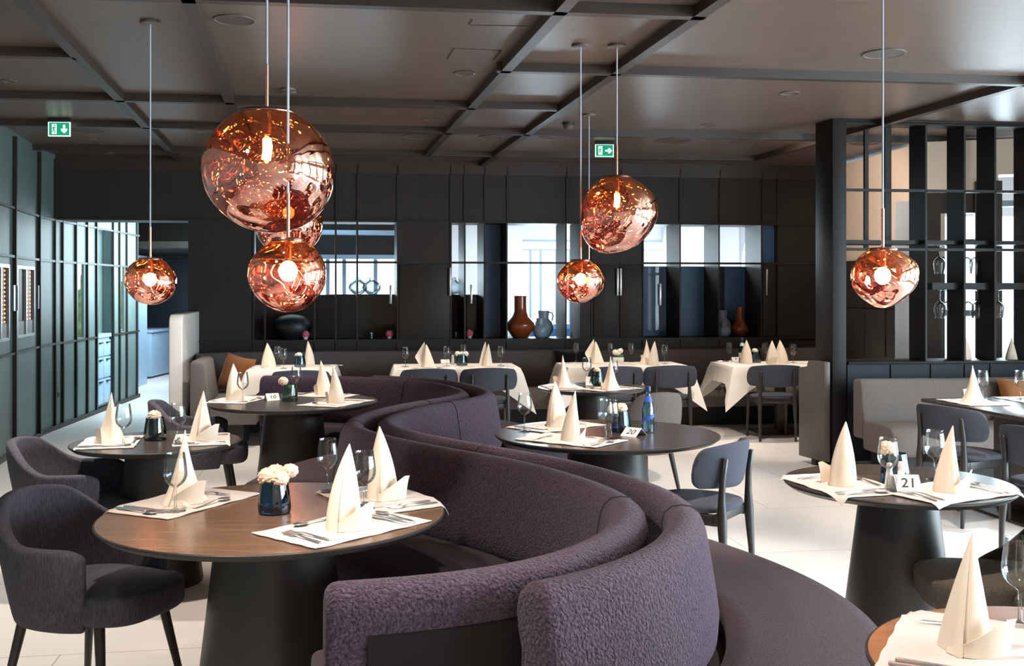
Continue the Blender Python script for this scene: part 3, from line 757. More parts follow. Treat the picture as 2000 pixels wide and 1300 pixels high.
# rectangular table before the straight sofa
ax = unit(.17, -1); TRo = (3.05, 7.93); FT = Fr(TRo, (1, .126), ax)
t = root('rectangular_table', 'dark rectangular table beside two wooden chairs at the right edge', 'table', (3.6, 7.2, 0))
mv = lambda b: (setattr(b, 'v', [(x - 3.6, y - 7.2, z) for x, y, z in b.v]), b)[1]
ob('tabletop', mv(MB().box(0, .85, 0, 1.5, .722, .75, FT)).mesh(bevel=.006), M['topd'], t)
ob('pedestal', mv(MB().box(.38, .50, .3, 1.2, .02, .722, FT)).mesh(bevel=.006), M['ped'], t); ob('foot_plate', mv(MB().box(.15, .70, .2, 1.3, 0, .02, FT)).mesh(bevel=.005), M['ped'], t)

N_ = TB
armchair('charcoal armchair at the left side of the nearest brown table', (-1.615, 4.07), R(-20))
armchair('charcoal armchair left of the small table with the green vase', (-2.28, 5.58), R(4))
armchair('charcoal armchair partly hidden behind the small left table and facing table ten', (-2.21, 7.50), R(12))
armchair('grey beige armchair turned away behind the large table with the blue bottle', (.98, 8.16), face((.98, 8.16), (.66, 8.84)), 'greyarm', shell=SHELL2)
armchair('dark armchair under the right edge of the card twenty one table', (1.93, 4.13), R(170), 'dkbrown', shell=SHELL2)
woodchair('wooden chair with blue grey padding right of the large table with the blue bottle', (.985, 5.60), R(146))
woodchair('wooden chair at the rectangular table just right of the screen panel', (3.06, 7.22), R(28))
woodchair('wooden chair at the rectangular table cut by the right picture edge', (3.13, 6.12), R(28))
al = math.atan2(1, -.15)
woodchair('wooden chair at the second white table half hidden by the sofa', (-.84, 10.62), al)
woodchair('wooden chair at the right end of the second white table', (-.25, 10.70), al)
woodchair('wooden chair at the third white table behind the card nineteen table', (1.04, 10.92), al)
woodchair('wooden chair at the right end of the third white table', (1.61, 11.04), al)
woodchair('wooden chair at the fourth white table beside the screen panel', (2.72, 11.12), al - .12)
woodchair('wooden chair at the first white table hidden behind the purple sofa', (-2.06, 10.40), al)
# ------------------------------------------------------------------ white-clothed tables
def cloth_mesh(w, d, drop=.19, corner=.36, n=16, seed=0):
    """top plate with a hanging skirt whose corners dip into points"""
    rnd = random.Random(seed); per = []; hw, hd = w / 2, d / 2
    sides = [((-hw, -hd), (hw, -hd)), ((hw, -hd), (hw, hd)), ((hw, hd), (-hw, hd)), ((-hw, hd), (-hw, -hd))]
    for a, b in sides:
        for i in range(n):
            t = i / n; per.append((a[0] + (b[0] - a[0]) * t, a[1] + (b[1] - a[1]) * t, min(t, 1 - t) * 2, t))
    N = len(per); v = []; f = []
    levels = 7
    for q in range(levels + 1):
        k = q / levels
        for i, (x, y, s, t) in enumerate(per):
            cn = max(0, 1 - s * 2.6) ** 1.3                     # 1 at a corner
            L = drop + corner * cn * .75
            ox = (1 if x > 0 else -1) * cn * .10 * k + .012 * k * sin(i * 1.7 + seed); oy = (1 if y > 0 else -1) * cn * .10 * k + .012 * k * cos(i * 1.3 + seed)
            l = max(abs(x) / hw, abs(y) / hd); e = .012 * (1 if k > 0 else 0) + .03 * k
            ex = e * (1 if x > 0 else -1) if abs(abs(x) - hw) < 1e-6 else 0; ey = e * (1 if y > 0 else -1) if abs(abs(y) - hd) < 1e-6 else 0
            v.append((x + ox + ex, y + oy + ey, -L * k))
    for q in range(levels):
        for i in range(N):
            j = (i + 1) % N; f.append((q * N + i, (q + 1) * N + i, (q + 1) * N + j, q * N + j))
    f.append(tuple(range(N)))
    return MB().add(v, f).mesh(smooth=42)
AA = math.atan2(.126, 1)
WT = dict(W1=((-2.28, 11.08), .86, .74), W2=((-.60, 11.26), 1.28, .76), W3=((1.19, 11.5), 1.30, .76), W4=((2.93, 11.62), 1.30, .76))
WL = dict(W1='first', W2='second', W3='third', W4='fourth')
WD = dict(W1='leftmost white-clothed table near the caramel cushion', W2='second white-clothed table behind the sofa bend', W3='third white-clothed table with the white planter', W4='rightmost white-clothed table with the aqua bottle')
for i, (k, (c, wd, dp)) in enumerate(WT.items()):
    t = root('square_table', 'table under the ivory cloth, the ' + WD[k], 'table', (c[0], c[1], 0), AA, 'cloth covered tables at the back bench')
    ob('tabletop', MB().box(-wd / 2, wd / 2, -dp / 2, dp / 2, .71, .742).mesh(bevel=.004), M['topd'], t)
    ob('pedestal', MB().box(-.05, .05, -.05, .05, .02, .71).mesh(bevel=.01), M['ped'], t)
    ob('foot_plate', MB().box(-.28, .28, -.24, .24, 0, .02).mesh(bevel=.004), M['ped'], t)
    single('tablecloth', cloth_mesh(wd + .01, dp + .01, seed=i), M['cloth'], 'ivory tablecloth with hanging corners on the ' + WD[k], 'tablecloth', (c[0], c[1], .748), AA, 'ivory tablecloths')

# ------------------------------------------------------------------ tableware prototypes
GL = [(.0005, .0), (.037, .0005), (.036, .003), (.012, .006), (.0048, .012), (.0042, .05), (.0046, .083), (.012, .089), (.026, .098), (.036, .111), (.0408, .127), (.0412, .140), (.039, .163), (.0355, .188), (.0328, .208), (.0334, .2092), (.0322, .2094), (.0322, .207)]
GLASS = lathe(GL, 28, caps=(False, False)).mesh(smooth=60); GLASS.materials.append(M['glass'])
GLASSF = lathe(GL, 16, caps=(False, False)).mesh(smooth=60); GLASSF.materials.append(M['glass'])
def flat(profile, th, bend=None):            # cutlery: (y, halfwidth, z) along y
    v = []; f = []
    for y, w, z in profile: v += [(-w, y, z), (w, y, z), (w * .7, y, z + th), (-w * .7, y, z + th)]
    for i in range(len(profile) - 1):
        for j in range(4):
            q = (j + 1) % 4; f.append((i * 4 + j, i * 4 + q, i * 4 + 4 + q, i * 4 + 4 + j))
    f.append((3, 2, 1, 0)); k = (len(profile) - 1) * 4; f.append((k, k + 1, k + 2, k + 3))
    return MB().add(v, f)
KNIFE = flat([(-.115, .006, .001), (-.11, .009, .001), (-.05, .008, .001), (-.01, .005, .002), (0, .005, .002), (.02, .009, .001), (.08, .0095, .001), (.105, .006, .001), (.115, .001, .001)], .004).mesh(smooth=30)
fk = flat([(-.10, .008, .001), (-.095, .010, .001), (-.04, .006, .003), (.01, .0035, .007), (.03, .004, .008), (.045, .011, .006), (.055, .0125, .004)], .0025)
for x in (-.0095, -.0032, .0032, .0095): fk.add(*[(lambda b: (b.v, b.f))(flat([(.053, .0021, .004), (.075, .002, .0025), (.10, .0012, .005)], .002))][0]) if False else None
for x in (-.0095, -.0032, .0032, .0095):
    tn = flat([(.053, .0023, .004), (.075, .002, .0025), (.10, .0013, .005)], .002); fk.add([(a + x, b, c) for a, b, c in tn.v], tn.f)
FORK = fk.mesh(smooth=30)
sp = flat([(-.10, .008, .001), (-.095, .010, .001), (-.04, .006, .003), (.02, .0035, .008), (.04, .004, .008)], .0025)
def bowl(d): return 1
bb = MB(); vv = []; ff = []; nn = 16
for q in range(5):
    k = q / 4
    for i in range(nn):
        a = 2 * PI * i / nn; vv.append((.0195 * k * cos(a) * (1 - .15 * sin(a)), .066 + .030 * k * sin(a), .002 + .0075 * k * k))
for q in range(4):
    for i in range(nn):
        j = (i + 1) % nn; ff.append((q * nn + i, q * nn + j, q * nn + nn + j, q * nn + nn + i))
bb.add(vv, ff); bm_ = bb.mesh(solid=.0015, off=1); 
sp.add([tuple(v.co) for v in bm_.vertices], [tuple(p.vertices) for p in bm_.polygons])
SPOON = sp.mesh(smooth=40)
for m in (KNIFE, FORK, SPOON): m.materials.append(M['silver'])
def napkin(kind, seed=0):
    rnd = random.Random(seed); v = []; f = []; nt, ns = 60, 18; H = .262; turns = 1.2
    ph = -1.2; lx, ly = rnd.uniform(-.018, .018), rnd.uniform(-.018, .018)
    c1, c2, c3 = rnd.uniform(0, 6), rnd.uniform(0, 6), rnd.uniform(0, 6)
    for i in range(nt + 1):
        t = i / nt; a = ph + 2 * PI * turns * t
        for j in range(ns + 1):
            s = j / ns
            if kind == 'ogive': k = 1 - s ** 1.85
            elif kind == 'flare': k = (1 - s) ** 1.12 * (1 + .30 * (1 - s) ** 5)
            else: k = 1 - s ** 1.22
            pleat = lambda q, w: max(0, 1 - abs(((a - q + PI) % (2 * PI)) - PI) / w)
            fold = 1 + (.24 * pleat(c1, .45) - .18 * pleat(c2, .5) + .15 * pleat(c3, .6)) * (1 - s) ** .7 - .05 * (1 - s) * sin(2 * a + c1)
            r = (.060 + .009 * t) * k * fold + .001
            v.append((r * cos(a) * 1.05 + lx * s * s, r * sin(a) * .80 + ly * s * s, H * s * (1 - .02 * sin(a + c2) * (1 - s))))
    for i in range(nt):
        for j in range(ns):
            a = i * (ns + 1) + j; f.append((a, a + ns + 1, a + ns + 2, a + 1))
    b = MB().add(v, f)
    # turned up cuff hugging the foot and ending in a loose wing
    v = []; f = []; n = 20
    for i in range(n + 1):
        t = i / n; a = -.7 + 2.3 * t; r = .068 + .004 * t + .034 * max(0, t - .55) ** 1.5 / .30
        top = .012 + .085 * t ** 1.5; top *= 1 if t < .9 else 1 - (t - .9) * 1.5
        for j in range(6):
            k = j / 5; rr = r * (1 - .10 * k * (1 - t)) + .014 * k * k * t
            v.append((rr * cos(a) * 1.05, rr * sin(a) * .82, .001 + top * k))
    for i in range(n):
        for j in range(5):
            a = i * 6 + j; f.append((a, a + 6, a + 7, a + 1))
    b.add(v, f)
    me = b.mesh(smooth=50, solid=.0016, off=0); me.materials.append(M['napkin']); return me
def sail(leaves):                              # upright leaves leaning together; a kite leaf flares at mid height, a fan leaf at its foot
    b = MB()
    for sg, hh, y0, top, kite, wd in leaves:
        v = []; f = []
        for i in range(15):
            t = i / 14 * 2 - 1
            for j in range(15):
                s = j / 14
                if kite: out = wd * (.35 + .65 * min(1, s / .40)) if s < .40 else wd * (1 - (s - .40) / .60) ** .95
                else: out = wd * (1 - s) ** .8
                inn = .036 * (1 - s) ** .8
                x = (out * sg if t * sg > 0 else -inn * sg) * abs(t)
                v.append((x + top * s + sg * .004, y0 * (1 - .5 * s) + (.034 * (1 - t * t) - .012) * (1 - s) * (1 if y0 > 0 else -1) + .014 * abs(t) * s * (1 - s) * 4, s * hh + .002))
        for i in range(14):
            for j in range(14):
                a = i * 15 + j; f.append((a, a + 15, a + 16, a + 1))
        b.add(v, f)
    me = b.mesh(smooth=70, solid=.002); me.materials.append(M['napkin']); return me
SAIL = sail(((-1, .268, .012, .004, True, .100), (1, .245, -.016, .012, False, .112)))
SAILN = sail(((-1, .268, .012, .0, False, .075), (1, .242, -.018, .022, False, .070)))
NAP = [napkin('ogive', 1), napkin('cone', 2), napkin('flare', 3), napkin('ogive', 4), napkin('cone', 5)]
VZ = [(.052, .0), (.058, .004), (.060, .022), (.058, .05), (.047, .12), (.0455, .12), (.055, .05), (.055, .02), (.05, .008), (.001, .008)]
def vase_parts(gl, flowers, fm):
    g = lathe(VZ, 32, caps=(True, False)).mesh(smooth=40)
    parts = [('vase_body', g, M[gl], None)]
    stems = MB()
    for x, y, z, r in flowers:
        stems.tube([(x * .2, y * .2, .012), (x * .5, y * .5, .07), (x, y, z - r * .3)], .0022, 6)
    stems.ball((0, 0, .10), (.03, .03, .018), 10, 6)
    parts.append(('stems', stems.mesh(smooth=60), M['leaf'], None))
    for q, (x, y, z, r) in enumerate(flowers):
        fl = MB().ball((x, y, z), (r, r, r * .82), 30, 18, lambda d, q=q: 1 + .26 * noise.noise(d * 5.5 + Vector((q * 3, 0, 0))) + .12 * noise.noise(d * 13)).mesh(smooth=25)
        parts.append(('flower', fl, M[fm], None))
    return parts
VP = dict(near=vase_parts('vblue', [(-.022, -.012, .135, .036), (.022, -.018, .128, .034), (0, .022, .142, .036), (.052, .02, .15, .030)], 'peach'),
          left=vase_parts('vteal', [(-.005, 0, .128, .036)], 'peach'),
          ten=vase_parts('vsage', [(-.045, -.01, .145, .036)], 'peach'),
          twenty=vase_parts('vblue', [(-.04, -.01, .130, .034), (.005, -.01, .136, .034)], 'peach'),
          twentyone=vase_parts('vblue', [(-.035, 0, .140, .036)], 'peach'), nineteen=vase_parts('vteal', [(.0, 0, .125, .030)], 'peach'),
          W1=vase_parts('vlight', [(-.01, 0, .125, .032), (-.03, .02, .12, .028)], 'wflower'),
          W2=vase_parts('vlight', [(-.045, 0, .125, .030), (.04, 0, .122, .032), (.0, .02, .125, .026)], 'wflower'),
          W4=vase_parts('vlight', [(-.01, 0, .128, .034)], 'wflower'))
VL = dict(near='dark blue glass vase of pale carnations on the nearest brown table', left='green teal glass vase with one carnation on the small left table', ten='sage glass vase with peach carnation beside the ten card',
          twenty='dark blue vase with two peach carnations on the card twenty table', twentyone='dark blue vase with pale carnation behind the twenty one card', nineteen='small teal vase behind the nineteen card',
          W1='pale blue vase of white carnations on the leftmost white table', W2='pale blue vase of white carnations on the second white table', W4='pale blue vase with white carnation beside the aqua bottle')
def vase(k, loc, rz=0, sc=1.0):
    t = root('flower_vase', VL[k], 'vase', (loc[0], loc[1], .7505 if k[0] != 'W' else .749), rz, 'glass vases with carnations', sc); copies(VP[k], t)

# ------------------------------------------------------------------ placemats that follow the table and droop over its edge
def placemat(c, ang, w, d, tc, tr, seed):
    n, m = 26, 18; v = []; f = []; ca, sa = cos(ang), sin(ang)
    for i in range(n + 1):
        for j in range(m + 1):
            x = (i / n - .5) * w; y = (j / m - .5) * d
            x += .0018 * sin(j * 1.4 + seed) * (abs(i / n - .5) > .45); y += .0018 * sin(i * 1.1 + seed) * (abs(j / m - .5) > .45)
            X, Y = c[0] + x * ca - y * sa, c[1] + x * sa + y * ca; z = .7515 + .0012 * (1 + sin(i * .7 + seed)) * (1 if (i in (0, n) or j in (0, m)) else 0)
            rr = math.hypot(X - tc[0], Y - tc[1])
            if tr and rr > tr - .004:
                o = rr - (tr - .004); dr = tr + min(o * .55, .022) - rr
                X += (X - tc[0]) / rr * dr; Y += (Y - tc[1]) / rr * dr; z -= max(0, o * .92 - .002)
            v.append((X - c[0], Y - c[1], z - .7505))
    for i in range(n):
        for j in range(m):
            a = i * (m + 1) + j; f.append((a, a + m + 1, a + m + 2, a + 1))
    return MB().add(v, f).mesh(smooth=60, solid=.0022, off=1)
def setting(k, polar, r, who, nap=0, naprot=0, ms=(.52, .33), glass=(.20, .13), off=(0, 0), cut=('knife', 'knife2', 'fork', 'fork2', 'spoon'), napsc=1.0, seed=0, order='ok'):
    tc, tr = TB[k] if k in TB else ((3.6, 7.2), 0)
    if isinstance(polar, tuple): c, fwd = polar
    else:
        p = R(polar); c = (tc[0] + r * cos(p), tc[1] + r * sin(p)); fwd = p + PI
    iy = (cos(fwd), sin(fwd)); rx = (iy[1], -iy[0]); ang = math.atan2(rx[1], rx[0])
    L = lambda x, y: (c[0] + rx[0] * x + iy[0] * y, c[1] + rx[1] * x + iy[1] * y)
    me = placemat(c, ang, ms[0], ms[1], tc, tr, seed)
    single('placemat', me, M['linen'], 'white cloth placemat at the ' + who, 'placemat', (c[0], c[1], .7505), 0, 'white placemats')
    if nap is not None:
        q = L(*off); single('napkin', NAP[nap], None, 'standing cream napkin cone at the ' + who, 'napkin', (q[0], q[1], .7545), R(naprot), 'standing cream napkins', napsc)
    if glass:
        q = L(*glass); single('wine_glass', GLASS, None, 'clear wine glass at the ' + who, 'glass', (q[0], q[1], .7545), 0, 'stemmed wine glasses', 1.02)
    X = ms[0] / .52
    spots = dict(knife=(KNIFE, .165 * X, -.02, 0, 'table knife', 'inner steel knife'), knife2=(KNIFE, .192 * X, -.03, 3, 'table knife', 'outer steel knife'),
                 tspoon=(SPOON, .215 * X, -.02, -4, 'spoon', 'steel soup spoon'), fork=(FORK, -.165 * X, -.02, 3, 'fork', 'inner steel fork'), fork2=(FORK, -.20 * X, -.025, -3, 'fork', 'outer steel fork'),
                 spoon=(SPOON, -.02, .125, 90, 'spoon', 'steel dessert spoon'))
    for cname in cut:
        m_, x, y, rr, cat, lb = spots[cname]; q = L(x, y)
        single({'table knife': 'table_knife', 'fork': 'table_fork', 'spoon': 'table_spoon'}[cat], m_, None, lb + ' at the ' + who, cat, (q[0], q[1], .7545), ang + R(rr + (seed * 37 % 7 - 3)), 'steel cutlery')
    return c, ang
setting('near', 155, .43, "left setting of the nearest brown table", 2, -110, glass=(.145, .095), cut=('knife', 'knife2', 'tspoon', 'fork', 'spoon'), seed=1, napsc=1.04)
setting('near', -40, .38, "front right setting of the nearest brown table", 0, -100, glass=(.25, .17), cut=('knife', 'knife2', 'tspoon', 'fork', 'fork2', 'spoon'), seed=2, napsc=1.08, off=(-.005, -.01))
setting('near', 35, .445, "back right setting of the nearest brown table", 3, -95, glass=(.24, .12), cut=('knife', 'tspoon', 'fork', 'fork2', 'spoon'), seed=3, napsc=1.06)
setting('left', 193, .235, 'left setting of the small table with the green vase', 2, 170, (.47, .29), glass=(.14, .085), cut=('knife', 'knife2', 'fork', 'spoon'), seed=4, off=(.0, .0))
setting('left', 15, .235, 'right setting of the small table with the green vase', 1, -100, (.47, .29), glass=(-.16, .12), cut=('knife', 'fork', 'fork2', 'spoon'), seed=5)
setting('ten', 167, .43, 'left setting of the card ten table', 3, -110, glass=(.16, .11), cut=('knife', 'fork', 'spoon'), seed=6, off=(.02, -.03))
setting('ten', -22, .36, 'front right setting of the card ten table', 1, 150, glass=None, cut=('knife', 'fork', 'spoon'), seed=7)
setting('ten', 72, .46, 'rear setting of the card ten table', 1, 160, glass=(.22, .03), cut=('knife', 'fork'), seed=8)
setting('twenty', -127, .36, 'front setting of the card twenty table', 1, -60, glass=(-.02, .02) and (.16, .15), cut=('knife', 'tspoon', 'fork', 'spoon'), seed=9)
setting('twenty', 133, .40, 'left rear setting of the card twenty table', 3, -120, glass=(.27, .01), cut=('knife', 'knife2', 'fork'), seed=10)
setting('nineteen', 192, .24, 'left setting of the card nineteen table', 2, 60, (.46, .3), glass=None, cut=('knife', 'fork'), seed=11)
setting('nineteen', -50, .22, 'front setting of the card nineteen table', 2, 120, (.46, .3), glass=(.14, .1), cut=('knife', 'fork', 'spoon'), seed=12)
setting('twentyone', 195, .265, 'left setting of the card twenty one table', 3, 65, (.50, .34), glass=(.17, .10), cut=('knife', 'knife2', 'tspoon', 'fork', 'spoon'), seed=13)
setting('twentyone', -62, .255, 'front setting of the card twenty one table', 1, -95, (.50, .34), glass=(.16, .20), cut=('knife', 'knife2', 'tspoon', 'fork', 'fork2'), seed=14, off=(.02, .02))
setting('corner', 152, .23, 'setting in the bottom right corner of the photo', 4, -125, (.50, .34), glass=None, cut=('knife', 'knife2', 'fork'), seed=15)
setting('rect', ((3.32, 7.64), R(8)), 0, 'left setting of the rectangular table', 2, 20, (.45, .33), glass=(-.14, .16), cut=('knife', 'fork'), seed=16)
setting('rect', ((3.80, 7.80), R(187)), 0, 'setting across the rectangular table near the caramel cushion', None, 0, (.45, .33), glass=(.02, .06), cut=('knife', 'fork'), seed=17)
def extra_glass(px, py, lab, z=.7505, me=None, sc=1.02):
    q = at(px, py, z); single('wine_glass', me or GLASS, None, lab, 'glass', (q[0], q[1], z + .0005), 0, 'stemmed wine glasses', sc)
extra_glass(1146, 745, 'wine glass left of the nineteen card on its round table'); extra_glass(1183, 858, 'tall clear wine glass in front of the carnations beside the twenty card', sc=1.05)
extra_glass(1992, 1221, 'wine glass cut by the right edge on the bottom right table'); extra_glass(596, 768, 'wine glass left of the rear napkin on the card ten table') if False else None
for k, q in (('near', TB['near'][0]), ('left', (-1.935, 5.76)), ('ten', (-1.62, 7.74)), ('twenty', (.62, 6.08)), ('twentyone', (1.63, 4.52)), ('nineteen', (.72, 9.0)), ('W1', at(586, 716)), ('W2', at(902, 713)), ('W4', at(1476, 707.5))): vase(k, q, 0, 1.0)

# white tables: glasses, napkins, cutlery
def far(k, items):
    nm = WD[k].split(' white')[0] + ' white table'
    for kind, px, py, lab, *ex in items:
        q = at(px, py, .749)
        if kind == 'g': single('wine_glass', GLASSF, None, 'clear wine glass %s on the %s' % (lab, nm), 'glass', (q[0], q[1], .7495), 0, 'stemmed wine glasses')
        elif kind in 'ns': single('napkin', (SAILN if 'narrow' in lab else SAIL) if kind == 's' else NAP[ex[0]], None, 'standing ivory napkin %s on the %s' % (lab, nm), 'napkin', (q[0], q[1], .7495), R(ex[1]) if len(ex) > 1 else AA, 'standing cream napkins', .98)
        else: single({'k': 'table_knife', 'f': 'table_fork', 'p': 'table_spoon'}[kind], {'k': KNIFE, 'f': FORK, 'p': SPOON}[kind], None, 'steel %s %s on the %s' % ({'k': 'knife', 'f': 'fork', 'p': 'spoon'}[kind], lab, nm), {'k': 'table knife', 'f': 'fork', 'p': 'spoon'}[kind], (q[0], q[1], .7495), AA + R(ex[0] if ex else 10), 'steel cutlery')
far('W1', [('n', 525, 718, 'cone at the left end', 0, 30), ('n', 604, 712, 'cone behind the vase', 0, 90), ('g', 542, 714.5, 'right of the left napkin and farther back'), ('g', 553.5, 719.5, 'right of the left napkin and nearer'), ('k', 508, 719, 'left of the left napkin', 80), ('f', 634, 714, 'near the right end', 60), ('k', 650, 713, 'at the right end', 70)])
far('W2', [('s', 829, 717, 'with two wide leaves left of the card'), ('s', 949, 715.5, 'with two narrow leaves right of the vase'), ('g', 792, 716, 'at the left end'), ('g', 872.5, 714.5, 'beside the folded card'), ('g', 905, 710.2, 'behind the white carnations'), ('g', 978.5, 714, 'at the right end'), ('k', 795, 719, 'below the leftmost glass', 70), ('p', 870, 718.5, 'in front of the card', 80), ('f', 915, 716.5, 'in front of the vase', 60), ('k', 985, 716, 'at the right end', 80), ('f', 973, 717, 'below the right glass', 60)])
far('W3', [('s', 1160, 709, 'with two wide leaves at the left'), ('n', 1264, 708.5, 'low cone behind the pointed one', 2, 40), ('n', 1276.5, 713, 'narrow pointed cone at the right', 3, 70), ('g', 1125.5, 706, 'at the left end'), ('g', 1192, 706.5, 'left of the planter'), ('g', 1233, 706.5, 'right of the planter'), ('g', 1298.5, 710.5, 'at the right end'), ('k', 1125, 709, 'below the leftmost glass', 75), ('f', 1228, 712, 'in front of the planter', 50), ('k', 1306, 712, 'at the right end', 80)])
far('W4', [('n', 1458, 709, 'tall cone right of the aqua bottle', 3, 20), ('n', 1508, 711, 'narrow cone in the middle', 3, 200), ('n', 1526, 709.5, 'wide cone near the right end', 0, 0), ('g', 1424, 705.5, 'at the left end'), ('g', 1494.5, 705, 'right of the vase'), ('g', 1549, 708, 'at the right end'), ('k', 1416, 705, 'left of the leftmost glass', 80), ('f', 1484, 711, 'in front of the vase', 60), ('k', 1560, 710, 'at the right end', 80)])
# small things on the white tables
SH = lathe([(.014, 0), (.016, .004), (.011, .05), (.009, .062), (.0115, .068), (.008, .082), (.0005, .084)], 16).mesh(smooth=50); SH.materials.append(M['ceramic'])
q = at(884.5, 711.5, .749); single('salt_shaker', SH, None, 'white salt shaker left of the vase on the second white table', 'shaker', (q[0], q[1], .7495), 0, None, 1.25)
for px, py, lab in ((1737, 955, 'white shaker directly behind the wine glass on the card twenty one table'), (1760, 952, 'white shaker between the blue vase and the twenty one card')):
    q = at(px, py); single('salt_shaker', SH, None, lab, 'shaker', (q[0], q[1], .7545), 0, None, 1.25)
q = at(1207, 708, .749)
t = root('flower_planter', 'white square planter of white flowers on the third white table', 'planter', (q[0], q[1], .7495), AA)
ob('planter_box', MB().box(-.06, .06, -.03, .03, 0, .06).mesh(bevel=.004), M['ceramic'], t)
ob('leaves', MB().ball((.01, 0, .075), (.05, .03, .035), 14, 8, lambda d: 1 + .3 * noise.noise(d * 4)).mesh(), M['leaf'], t)
for x, z, r in ((-.03, .115, .034), (.025, .13, .032), (.0, .10, .028)):
    ob('flower', MB().ball((x, -.005, z), (r, r, r * .85), 20, 12, lambda d: 1 + .25 * noise.noise(d * 6 + Vector((x * 50, 0, 0)))).mesh(smooth=25), M['wflower'], t)

# number cards
def txt(s, size, parent, m, loc, rot, shear=0):
    c = bpy.data.curves.new('number', 'FONT'); c.body = s; c.size = size; c.align_x = 'CENTER'; c.align_y = 'CENTER'; c.extrude = .0003; c.shear = shear; c.offset = .0005
    o = bpy.data.objects.new('tmp', c); COL.objects.link(o)
    me = bpy.data.meshes.new_from_object(o.evaluated_get(bpy.context.evaluated_depsgraph_get())); bpy.data.objects.remove(o)
    n = ob('number', me, m, parent); n.location = loc; n.rotation_euler = rot; return n
def card(s, loc, rz, lab, w=.10, h=.085, size=.062, z=.7505, lean=34):
    t = root('number_card', lab, 'card', (loc[0], loc[1], z), rz, 'folded table cards')
    lean = R(lean); th = .0012; b = MB()
    for sgn in (1, -1):
        y0, y1 = -sgn * h * sin(lean), 0
        b.add([(-w / 2, y0, 0), (w / 2, y0, 0), (w / 2, 0, h * cos(lean)), (-w / 2, 0, h * cos(lean))], [(0, 1, 2, 3)])
    ob('folded_card', b.mesh(smooth=0, solid=th, off=0), M['card'], t)
    if s:
        txt(s, size, t, M['ink'], (0, -h * sin(lean) / 2 - .0012, h * cos(lean) / 2), (R(90) - lean, 0, 0), .15)
card('21', (1.60, 4.315), R(-4), 'folded white card reading twenty one on the small right table', .10, .08, .062, .7545, 42)
card('20', (.68, 5.93), R(-38), 'folded white card reading twenty beside the dark blue vase', .10, .075, .055, .7505, 55)
card('19', at(1156, 752), R(-8), 'folded white card reading nineteen on the far small round table', .10, .085, .062, .7525)
card('10', at(531, 781), R(28), 'folded white card reading ten beside the sage vase', .095, .07, .05, .7505, 45)
card('', at(869, 709, .749), R(20), 'small blank folded card beside the salt shaker', .10, .05, .03, .7495)
card('9', at(1436, 705, .749), R(5), 'folded white card left of the aqua bottle on the rightmost white table', .09, .055, .04, .7495)

# water bottles
BZ = [(.030, 0), (.034, .004), (.0345, .10), (.033, .135), (.024, .175), (.0145, .21), (.0125, .235), (.0145, .238), (.0145, .248), (.0005, .248)]
BB = lathe(BZ, 28, caps=(True, False)).mesh(smooth=40); CAPM = lathe([(.0158, .236), (.0158, .262), (.012, .265), (.0005, .265)], 20, caps=(False, False)).mesh(smooth=40)
LB = lathe([(.0352, .05), (.0352, .105)], 28, caps=(False, False)).mesh(); LB2 = lathe([(.0250, .176), (.0153, .21)], 28, caps=(False, False)).mesh()
LP_ = MB(); 
for k in range(10):
    a0 = R(200 + k * 14); a1 = R(200 + k * 14 + 14.5); r = .0356; z0, z1 = .060 + k * .003, .063 + k * .003
    LP_.add([(r * cos(a0), r * sin(a0), z0), (r * cos(a1), r * sin(a1), z1), (r * cos(a1), r * sin(a1), z1 + .022), (r * cos(a0), r * sin(a0), z0 + .022)], [(0, 1, 2, 3)])
LP_ = LP_.mesh(smooth=0)
def bottle(loc, gl, band, lab, z=.7505, sc=1.0):
    t = root('water_bottle', lab, 'bottle', (loc[0], loc[1], z), 0, None, sc)
    copies([('bottle_glass', BB, None, None)], t); t.children[0].data = BB.copy(); t.children[0].data.materials.append(M[gl])
    ob('bottle_cap', CAPM.copy(), M['cap'], t); lb = ob('label_band', LP_.copy() if gl == 'bottle' else LB.copy(), M[band], t); ob('neck_label', LB2.copy(), M['lblue' if gl == 'bottle' else 'lpale'], t)
bottle((.775, 6.05), 'bottle', 'lblue', 'blue glass water bottle standing on the card twenty table')
bottle(at(1449.5, 708, .749), 'bottlet', 'lpale', 'aqua glass water bottle on the rightmost white table', .7495, 1.05)

# ------------------------------------------------------------------ vases and flowers on the shelves
def shelf(px, v, z=Z0): return FB(U(px), v, z)
def pot(name, prof, m, lab, px, v, n=40, rib=None, z=Z0 + .0008, cat='vase', caps=(True, False), sc=1):
    return single(name, lathe(prof, n, caps=caps, rib=rib).mesh(smooth=50), M[m], lab, cat, shelf(px, v, z), 0, None, sc)
pot('tall_vase', [(.085, 0), (.10, .006), (.16, .10), (.172, .145), (.165, .18), (.10, .25), (.078, .31), (.074, .36), (.074, .50), (.070, .50), (.070, .35), (.001, .1)], 'brown', 'big glazed brown vase on the shelf left of two pale blue vases', 1023, .2)
pot('round_vase', [(.05, 0), (.06, .005), (.085, .05), (.088, .09), (.075, .13), (.045, .155), (.042, .165), (.05, .235), (.046, .235), (.04, .16), (.001, .1)], 'paleblue', 'small pale blue round vase right of the big brown vase', 1060, .13)
vz = pot('handled_jug', [(.06, 0), (.075, .005), (.115, .08), (.118, .13), (.10, .185), (.065, .22), (.062, .235), (.068, .32), (.064, .32), (.058, .23), (.001, .12)], 'paleblue', 'pale blue jug with a handle behind the small round vase', 1073, .31)
ob('handle', MB().tube([(.066, 0, .30), (.10, 0, .295), (.115, 0, .26), (.10, 0, .20)], .008, 8).mesh(), M['paleblue'], vz)
